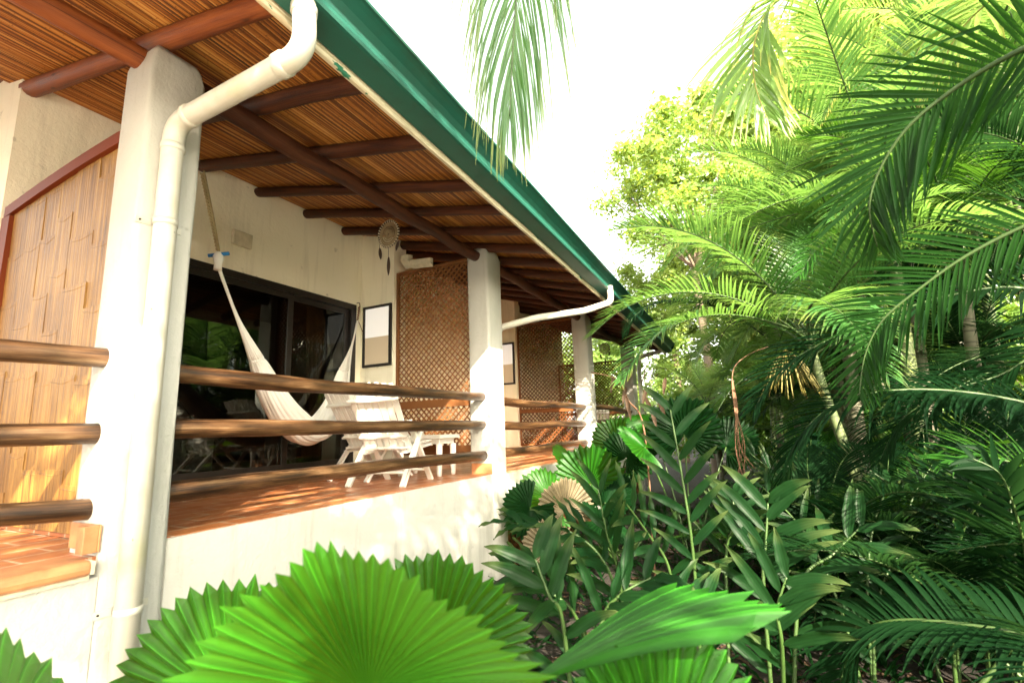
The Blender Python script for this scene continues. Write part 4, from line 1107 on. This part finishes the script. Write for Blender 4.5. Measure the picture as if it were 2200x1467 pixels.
MIDFAN = thing('fan_palm', 'clump of fan palms with round pleated leaves below the second column', 'fan palm', (-1.9, 6.3, GZ))
rm = Vector((-1.9, 6.3, GZ)); up = Vector((0, 0, 1))
for i, (u, v, d, f, nn, R, lf) in enumerate((
    (1268, 1040, 5.9, (.15, -1), (.3, -.5, .8), .46, 'fan_leaf'), (1235, 1000, 6.3, (-.7, -.5), (.2, -.3, 1), .36, 'fan_leaf'), (1185, 1075, 5.7, (-.7, -.4), (.4, -.5, .7), .42, 'fan_leaf'),
    (1140, 1090, 5.4, (-.5, .6), (.3, -.6, .5), .34, 'fan_leaf_dark'), (1215, 1095, 5.5, (-.2, -1), (.4, -.6, .4), .34, 'dead_fan'), (1300, 1080, 5.6, (.5, -.4), (.1, -.3, 1), .40, 'fan_leaf_dark'),
    (1180, 1180, 5.2, (-.4, -.8), (.3, -.7, .3), .30, 'dead_fan'), (1330, 960, 6.6, (-.2, -.9), (-.1, -.4, .8), .40, 'fan_leaf'), (1290, 1120, 5.3, (.6, .3), (.2, -.3, .9), .34, 'fan_leaf_dark'), (1345, 985, 6.0, (.5, -.7), (.2, -.6, .6), .38, 'fan_leaf_dark'))):
    p = at(u, v, d)
    fan_leaf(MIDFAN, p, CR(*f), nn, fan_mb(R, 20 + i, 145, 30, .2, .08, 2), lf, rm + Vector((.1 * (i % 3 - 1), .1 * (i % 2), 0)), 'dry beige fan leaf' if lf == 'dead_fan' else None)
BACKFAN = thing('fan_palm', 'fan palm with one large dark leaf held upright behind the ginger plants', 'fan palm', (at(1470, 1000, 5.6).x, at(1470, 1000, 5.6).y, GZ))
rb = BACKFAN.location.copy()
for i, (u, v, d, f, nn, R, lf) in enumerate(((1470, 935, 5.6, (-.1, -1), (.1, -1, .15), .44, 'fan_leaf_dark'), (1385, 960, 5.4, (-.8, -.5), (.1, -.4, .8), .34, 'fan_leaf'), (1560, 960, 5.9, (.6, -.8), (-.1, -.7, .5), .38, 'fan_leaf_dark'), (1400, 905, 6.2, (-.9, .1), (0, -.4, .9), .32, 'fan_leaf'))):
    fan_leaf(BACKFAN, at(u, v, d), CR(*f), nn, fan_mb(R, 40 + i, 145, 32, .15, .06, 2), lf, rb)

# ------------------------------------------------------------------ ginger plants
def blade(m, p, d, n, L, w_, seed, droop=.5, mat=0):
    """one lance-shaped leaf with a folded midrib and a wavy edge"""
    r = random.Random(seed); ns = 9; d = Vector(d).normalized(); n = Vector(n); pos = Vector(p); vs_ = []; ph = r.uniform(0, 6)
    for j in range(ns + 1):
        s_ = j / ns; n = (n - d * n.dot(d)).normalized(); W = d.cross(n)
        ww = w_ * .5 * (1.95 * s_ ** .62 * (1 - s_) ** .95 if 0 < s_ < 1 else 0) + .002
        wv = .10 * w_ * math.sin(s_ * 19 + ph)
        vs_ += [pos - W * ww + n * (ww * .35 + wv), pos - W * ww * .5 + n * ww * .22, pos, pos + W * ww * .5 + n * ww * .22, pos + W * ww + n * (ww * .35 - wv)]
        pos = pos + d * (L / ns); d = (d + Vector((0, 0, -droop * (.05 + .22 * s_)))).normalized()
    fs_ = []; uv_ = []
    for j in range(ns):
        for c in range(4):
            fs_.append((j*5+c, j*5+c+1, j*5+c+6, j*5+c+5)); uv_.append([(j/ns, c*.25), (j/ns, c*.25+.25), ((j+1)/ns, c*.25+.25), ((j+1)/ns, c*.25)])
    m.add(vs_, fs_, uv_, mat)
def shoot_mb(path, n, L, w_, seed, spread=48, face=(0, -.6, .8), start=.28, droop=.5):
    r = random.Random(seed); P = catmull([Vector(p) for p in path], 8); N_ = len(P)
    st = MB().tube(P, [.013 - .008 * i / (N_ - 1) for i in range(N_)], 7); m = MB()
    for k in range(n):
        t = start + (1 - start) * k / (n - 1); i = min(N_ - 2, int(t * (N_ - 1))); p = P[i].lerp(P[i+1], t * (N_ - 1) - i); T = (P[i+1] - P[i]).normalized()
        f = Vector(face); f = (f - T * f.dot(T)).normalized(); B = T.cross(f) * (1 if k % 2 else -1)
        a = math.radians(spread * (1.1 - .35 * t) + r.uniform(-8, 8))
        d = T * math.cos(a) + B * math.sin(a) + f * r.uniform(.0, .3)
        blade(m, p, d, f + B * -.2, L * (.75 + .35 * math.sin(math.pi * t)) * r.uniform(.88, 1.1), w_ * r.uniform(.85, 1.1), r.random(), droop * r.uniform(.6, 1.3))
    return st, m
def ginger(label, base, shoots, group='tall ginger plants in the garden bed'):
    t = thing('ginger_plant', label, 'ginger plant', base, group); b_ = Vector(base)
    for (pts, n, L, w_, seed, kw) in shoots:
        st, m = shoot_mb([Vector(p) - b_ for p in pts], n, L, w_, seed, **kw)
        so_ = st.build('stem', MT['cane_stem'], t); m.build('foliage', MT['ginger_leaf'], so_)
    return t
def gb(u, v, d): p = at(u, v, d); return Vector((p.x, p.y, gz(p.x, p.y)))
b0 = gb(1500, 1380, 3.1)
ginger('tallest ginger plant with blue-green lance leaves in front of the fan palms', b0,
    [([b0, at(1490, 1200, 3.1), at(1468, 1040, 3.15), at(1440, 880, 3.25)], 19, .33, .075, 1, dict(start=.14, face=(.1, -.8, .5), droop=.35)),
     ([b0 + Vector((.15, .1, 0)), at(1560, 1200, 3.3), at(1575, 1130, 3.3), at(1575, 1060, 3.4)], 16, .29, .066, 2, dict(start=.12)),
     ([b0 + Vector((-.1, .1, 0)), at(1440, 1230, 3.2), at(1395, 1150, 3.2), at(1340, 1075, 3.15)], 14, .33, .075, 3, dict(start=.12))])
b1 = gb(1330, 1400, 3.0)
ginger('ginger plant with a stem leaning left across the white podium wall', b1,
    [([b1, at(1320, 1260, 3.0), at(1240, 1150, 3.05), at(1110, 1125, 3.1)], 15, .36, .09, 4, dict(start=.3, face=(0, -.3, 1))),
     ([b1 + Vector((.05, .1, 0)), at(1330, 1240, 3.1), at(1305, 1150, 3.1), at(1285, 1050, 3.15)], 9, .34, .06, 5, dict(start=.4, spread=34)),
     ([b1 + Vector((-.15, 0, 0)), at(1240, 1330, 2.9), at(1180, 1270, 2.9), at(1120, 1240, 2.9)], 10, .36, .10, 6, dict(start=.3, face=(0, -.4, .9)))])
b2 = gb(1650, 1440, 2.8)
ginger('ginger plant with yellowish stems beside the dark hollow at right', b2,
    [([b2, at(1640, 1250, 2.9), at(1645, 1170, 2.95), at(1650, 1080, 3.0)], 12, .42, .10, 7, dict(start=.12)),
     ([b2 + Vector((.1, .05, 0)), at(1720, 1260, 2.9), at(1790, 1190, 3.0), at(1850, 1130, 3.0)], 11, .40, .09, 8, dict(start=.12)),
     ([b2 + Vector((.05, -.1, 0)), at(1680, 1390, 2.5), at(1670, 1310, 2.5), at(1690, 1240, 2.5)], 9, .36, .085, 9, dict(start=.25))])
b3 = gb(1230, 1420, 2.4)
ginger('low ginger plant in the shade behind the big foreground fan leaf', b3,
    [([b3, at(1210, 1340, 2.4), at(1180, 1280, 2.4), at(1150, 1200, 2.45)], 10, .34, .09, 10, dict(start=.2)),
     ([b3, at(1290, 1350, 2.5), at(1330, 1280, 2.5), at(1400, 1240, 2.5)], 10, .36, .09, 11, dict(start=.2)),
     ([b3, at(1380, 1400, 2.4), at(1440, 1340, 2.4), at(1510, 1310, 2.4)], 9, .36, .09, 12, dict(start=.2))])
rg = random.Random(31); GG = 'ginger plants filling the shaded bed'
for i in range(34):
    y = rg.uniform(4.0, 8.5); x = rg.uniform(-.1 if y > 5.5 else .2, .36 * y + .6)
    b_ = Vector((x, y, gz(x, y))); sh = []
    for k in range(3):
        a = rg.uniform(0, 6.28); h = rg.uniform(.7, 1.35); lx, ly = .5 * math.cos(a), .5 * math.sin(a)
        sh.append(([b_ + Vector((lx*.1, ly*.1, 0)), b_ + Vector((lx*.25, ly*.25, h*.4)), b_ + Vector((lx*.6, ly*.6, h*.75)), b_ + Vector((lx*1.2, ly*1.2, h))], 15, .28, .060, 100 + i * 3 + k, dict(start=.12, face=(rg.uniform(-.3, .3), -.5, .8))))
    ginger('leafy ginger plant with lance leaves in the shaded bed beside the house', b_, sh, GG)

# low leaves and litter over the soil
m = MB(); rg = random.Random(21)
for i in range(9000):
    y = rg.uniform(.6, 10.5); x = rg.uniform(-2.75, .36 * y + 2.6); z = gz(x, y); dry = rg.random() < .3
    a = rg.uniform(0, 6.28); el = rg.uniform(-.05, .12) if dry else rg.uniform(.15, 1.2)
    blade(m, (x, y, z + .012), (math.cos(a), math.sin(a), el), (0, 0, 1), rg.uniform(.08, .20) if dry else rg.uniform(.10, .26), rg.uniform(.025, .06), i, .35, 1 if dry else 0)
tag(m.build('ground_cover', [MT['fan_leaf_dark'], MT['dry_leaf']]), 'low leaves and dry litter covering the soil', 'ground cover', kind='stuff')

# ------------------------------------------------------------------ broadleaf trees behind
def crown_mesh(seed, leaf, n=14000, rx=3.2, rz=2.8, size=.21):
    r = random.Random(seed); m = MB(); cl = []
    for i in range(46):
        th = r.uniform(0, 6.28); q = r.random() ** .45; ph = math.acos(r.uniform(-1, 1))
        cl.append((Vector((rx*q*math.sin(ph)*math.cos(th), rx*q*math.sin(ph)*math.sin(th), rz*q*math.cos(ph))), r.uniform(.35, .95)))
    for i in range(n):
        c, s_ = cl[r.randrange(len(cl))]
        v = Vector((r.gauss(0, .5), r.gauss(0, .5), r.gauss(0, .38))) * s_
        p = c + v; a = Vector((r.uniform(-1, 1), r.uniform(-1, 1), r.uniform(-.7, .4))).normalized()
        b_ = a.orthogonal().normalized(); b_ = (Matrix.Rotation(r.uniform(0, 6.28), 3, a) @ b_)
        L_ = size * r.uniform(.6, 1.2); w_ = L_ * .28; n_ = a.cross(b_)
        m.add([p, p + a*L_*.45 + b_*w_ + n_*w_*.3, p + a*L_, p + a*L_*.45 - b_*w_ + n_*w_*.3], [(0, 1, 2), (0, 2, 3)], [[(0,0),(.5,0),(.9,0)], [(0,0),(.9,0),(.5,0)]])
    return m.mesh('crown', MT[leaf]), [c for c, _ in cl]
CRW = [crown_mesh(1, 'tree_leaf'), crown_mesh(2, 'tree_leaf'), crown_mesh(3, 'tree_leaf_dark'), crown_mesh(4, 'tree_leaf_dark', 1200, size=.30), crown_mesh(5, 'tree_leaf_dark', 5200, size=.26)]
def tree(x, y, zc, sc, which, label, group=None):
    z0 = gz(x, y); t = thing('broadleaf_tree', label, 'tree', (x, y, z0), group); h = zc - z0
    me, cl = CRW[which]
    m = MB(); m.tube(catmull([Vector((0, 0, -.2)), Vector((.1, .05, h*.3)), Vector((-.05, .1, h*.7)), Vector((0, 0, h))], 5), [.20 * sc - .008 * i * sc for i in range(16)], 9)
    for i in range(0, 40, 3):
        c = cl[i] * sc; m.tube(catmull([Vector((0, 0, h * .68)), Vector((c.x*.4, c.y*.4, h*.8 + c.z*.25)), Vector((c.x, c.y, h + c.z))], 4), [.06*sc, .05*sc, .045*sc, .04*sc, .03*sc, .025*sc, .02*sc, .015*sc, .008*sc], 6)
    m.build('trunk', MT['bark'], t)
    inst('crown', me, t, (0, 0, h), (0, 0, x * 1.7), sc)
    return t
GT = 'trees outside the view that shade the garden'
for i, (x, y, z, sc, wh) in enumerate(((2.8, -5.3, 6.0, .78, 4), (2.6, -2.5, 4.5, .50, 4), (3.6, 1.0, .3, .34, 2), (2.75, .35, .1, .36, 2), (4.4, 3.6, .5, .42, 2))):
    tree(x, y, z, sc, wh, 'shade tree behind the viewpoint, outside the picture', GT)
for i, (u, v, d, sc, wh, lb) in enumerate((
    (1475, 390, 17, .95, 0, 'bright light-green tree rising behind the end of the roof against the sky'),
    (1640, 330, 19, 1.3, 1, None), (1850, 160, 18, 1.5, 0, None), (2080, 120, 17, 1.4, 1, None), (1740, 520, 20, 1.3, 0, None), (1990, 420, 19, 1.4, 1, None), (2200, 380, 17, 1.3, 0, None),
    (1560, 620, 21, 1.1, 0, None), (1440, 640, 22, .9, 1, None), (1360, 800, 22, 1.0, 0, None), (1250, 820, 24, 1.0, 1, None), (1660, 760, 22, 1.2, 2, None), (1820, 780, 20, 1.2, 2, None), (2020, 760, 18, 1.2, 2, None), (2200, 780, 16, 1.2, 2, None))):
    p = at(u, v, d); tree(p.x, p.y, p.z, sc, wh, lb or 'leafy tree in the bright green backdrop behind the areca thicket', None if lb else 'trees behind the areca thicket')

rg = random.Random(55)
for i, (x, y, z, sc) in enumerate(((3.2, 13.0, .3, .55), (4.8, 12.2, .6, .6), (1.6, 14.4, .2, .55), (.2, 16.0, .4, .6), (6.0, 15.0, .8, .7), (3.4, 16.5, .8, .7), (4.2, 10.4, .0, .45), (-.9, 18.0, .6, .7), (2.6, 10.6, -.2, .4), (3.4, 8.6, -.3, .35), (5.4, 18.5, 1.2, .9), (7.6, 16.5, 1.4, .9))):
    tree(x, y, z, sc, 2, 'dark leafy shrub among the palm trunks in the shaded thicket', 'shrubs among the palm trunks')
# dry flower stalk of a fan palm and the hanging brown stalk in the middle
bk = gb(1385, 960, 5.6); t = thing('dry_flower_stalk', 'leaning dry flower stalk with curled brown husks in front of the last column', 'dry stalk', bk)
P = [bk, at(1385, 930, 5.5), at(1350, 860, 5.45), at(1325, 815, 5.4), at(1270, 800, 5.4)]
MB().tube(catmull([p - bk for p in P], 6), [.012 - .0003 * i for i in range(25)], 7).build('stem', MT['dry_stalk'], t)
rg = random.Random(4); m = MB()
for i, (u, v) in enumerate(((1345, 830), (1390, 830), (1410, 850), (1430, 810), (1320, 810), (1385, 850), (1400, 880), (1345, 850))):
    p = at(u, v, 5.4) - bk
    blade(m, p, (rg.uniform(-.4, .4), rg.uniform(-.3, .3), -1), (0, -1, .2), rg.uniform(.16, .30), .06, i, .2)
m.build('husk', MT['dry_leaf'], t)
bk = gb(1600, 1010, 4.4); t = thing('dry_flower_stalk', 'reddish brown withered palm stalk hanging between the ginger plants and the arecas', 'dry stalk', bk)
m = MB(); rg = random.Random(9)
for i in range(12):
    m.tube(catmull([at(1650, 745, 4.6) - bk, at(1604, 764, 4.5) - bk, at(1574, 800, 4.4) - bk, at(1582 + rg.uniform(-4, 4), 880, 4.4) - bk, at(1592 + rg.uniform(-14, 14), 960, 4.4) - bk, at(1605 + rg.uniform(-25, 22), 1040 + rg.uniform(-40, 30), 4.4) - bk], 5), [.004] * 16 + [.002] * 10, 5)
m.build('stem', MT['dry_stalk'], t)
t = thing('fruit_cluster', 'branched orange-yellow flower stalk hanging in the areca thicket', 'flower stalk', at(1690, 770, 5.4))
m = MB(); rg = random.Random(12); c0 = t.location
for i in range(46):
    a = rg.uniform(0, 6.28); l = rg.uniform(.25, .55); d = Vector((math.cos(a)*.6, math.sin(a)*.6, -.35))
    m.tube(catmull([Vector((0, 0, .1)), d*l*.5 + Vector((0, 0, .02)), d*l + Vector((0, 0, -l*.5))], 4), .006, 5)
m.build('branches', MT['fruit_stalk'], t)
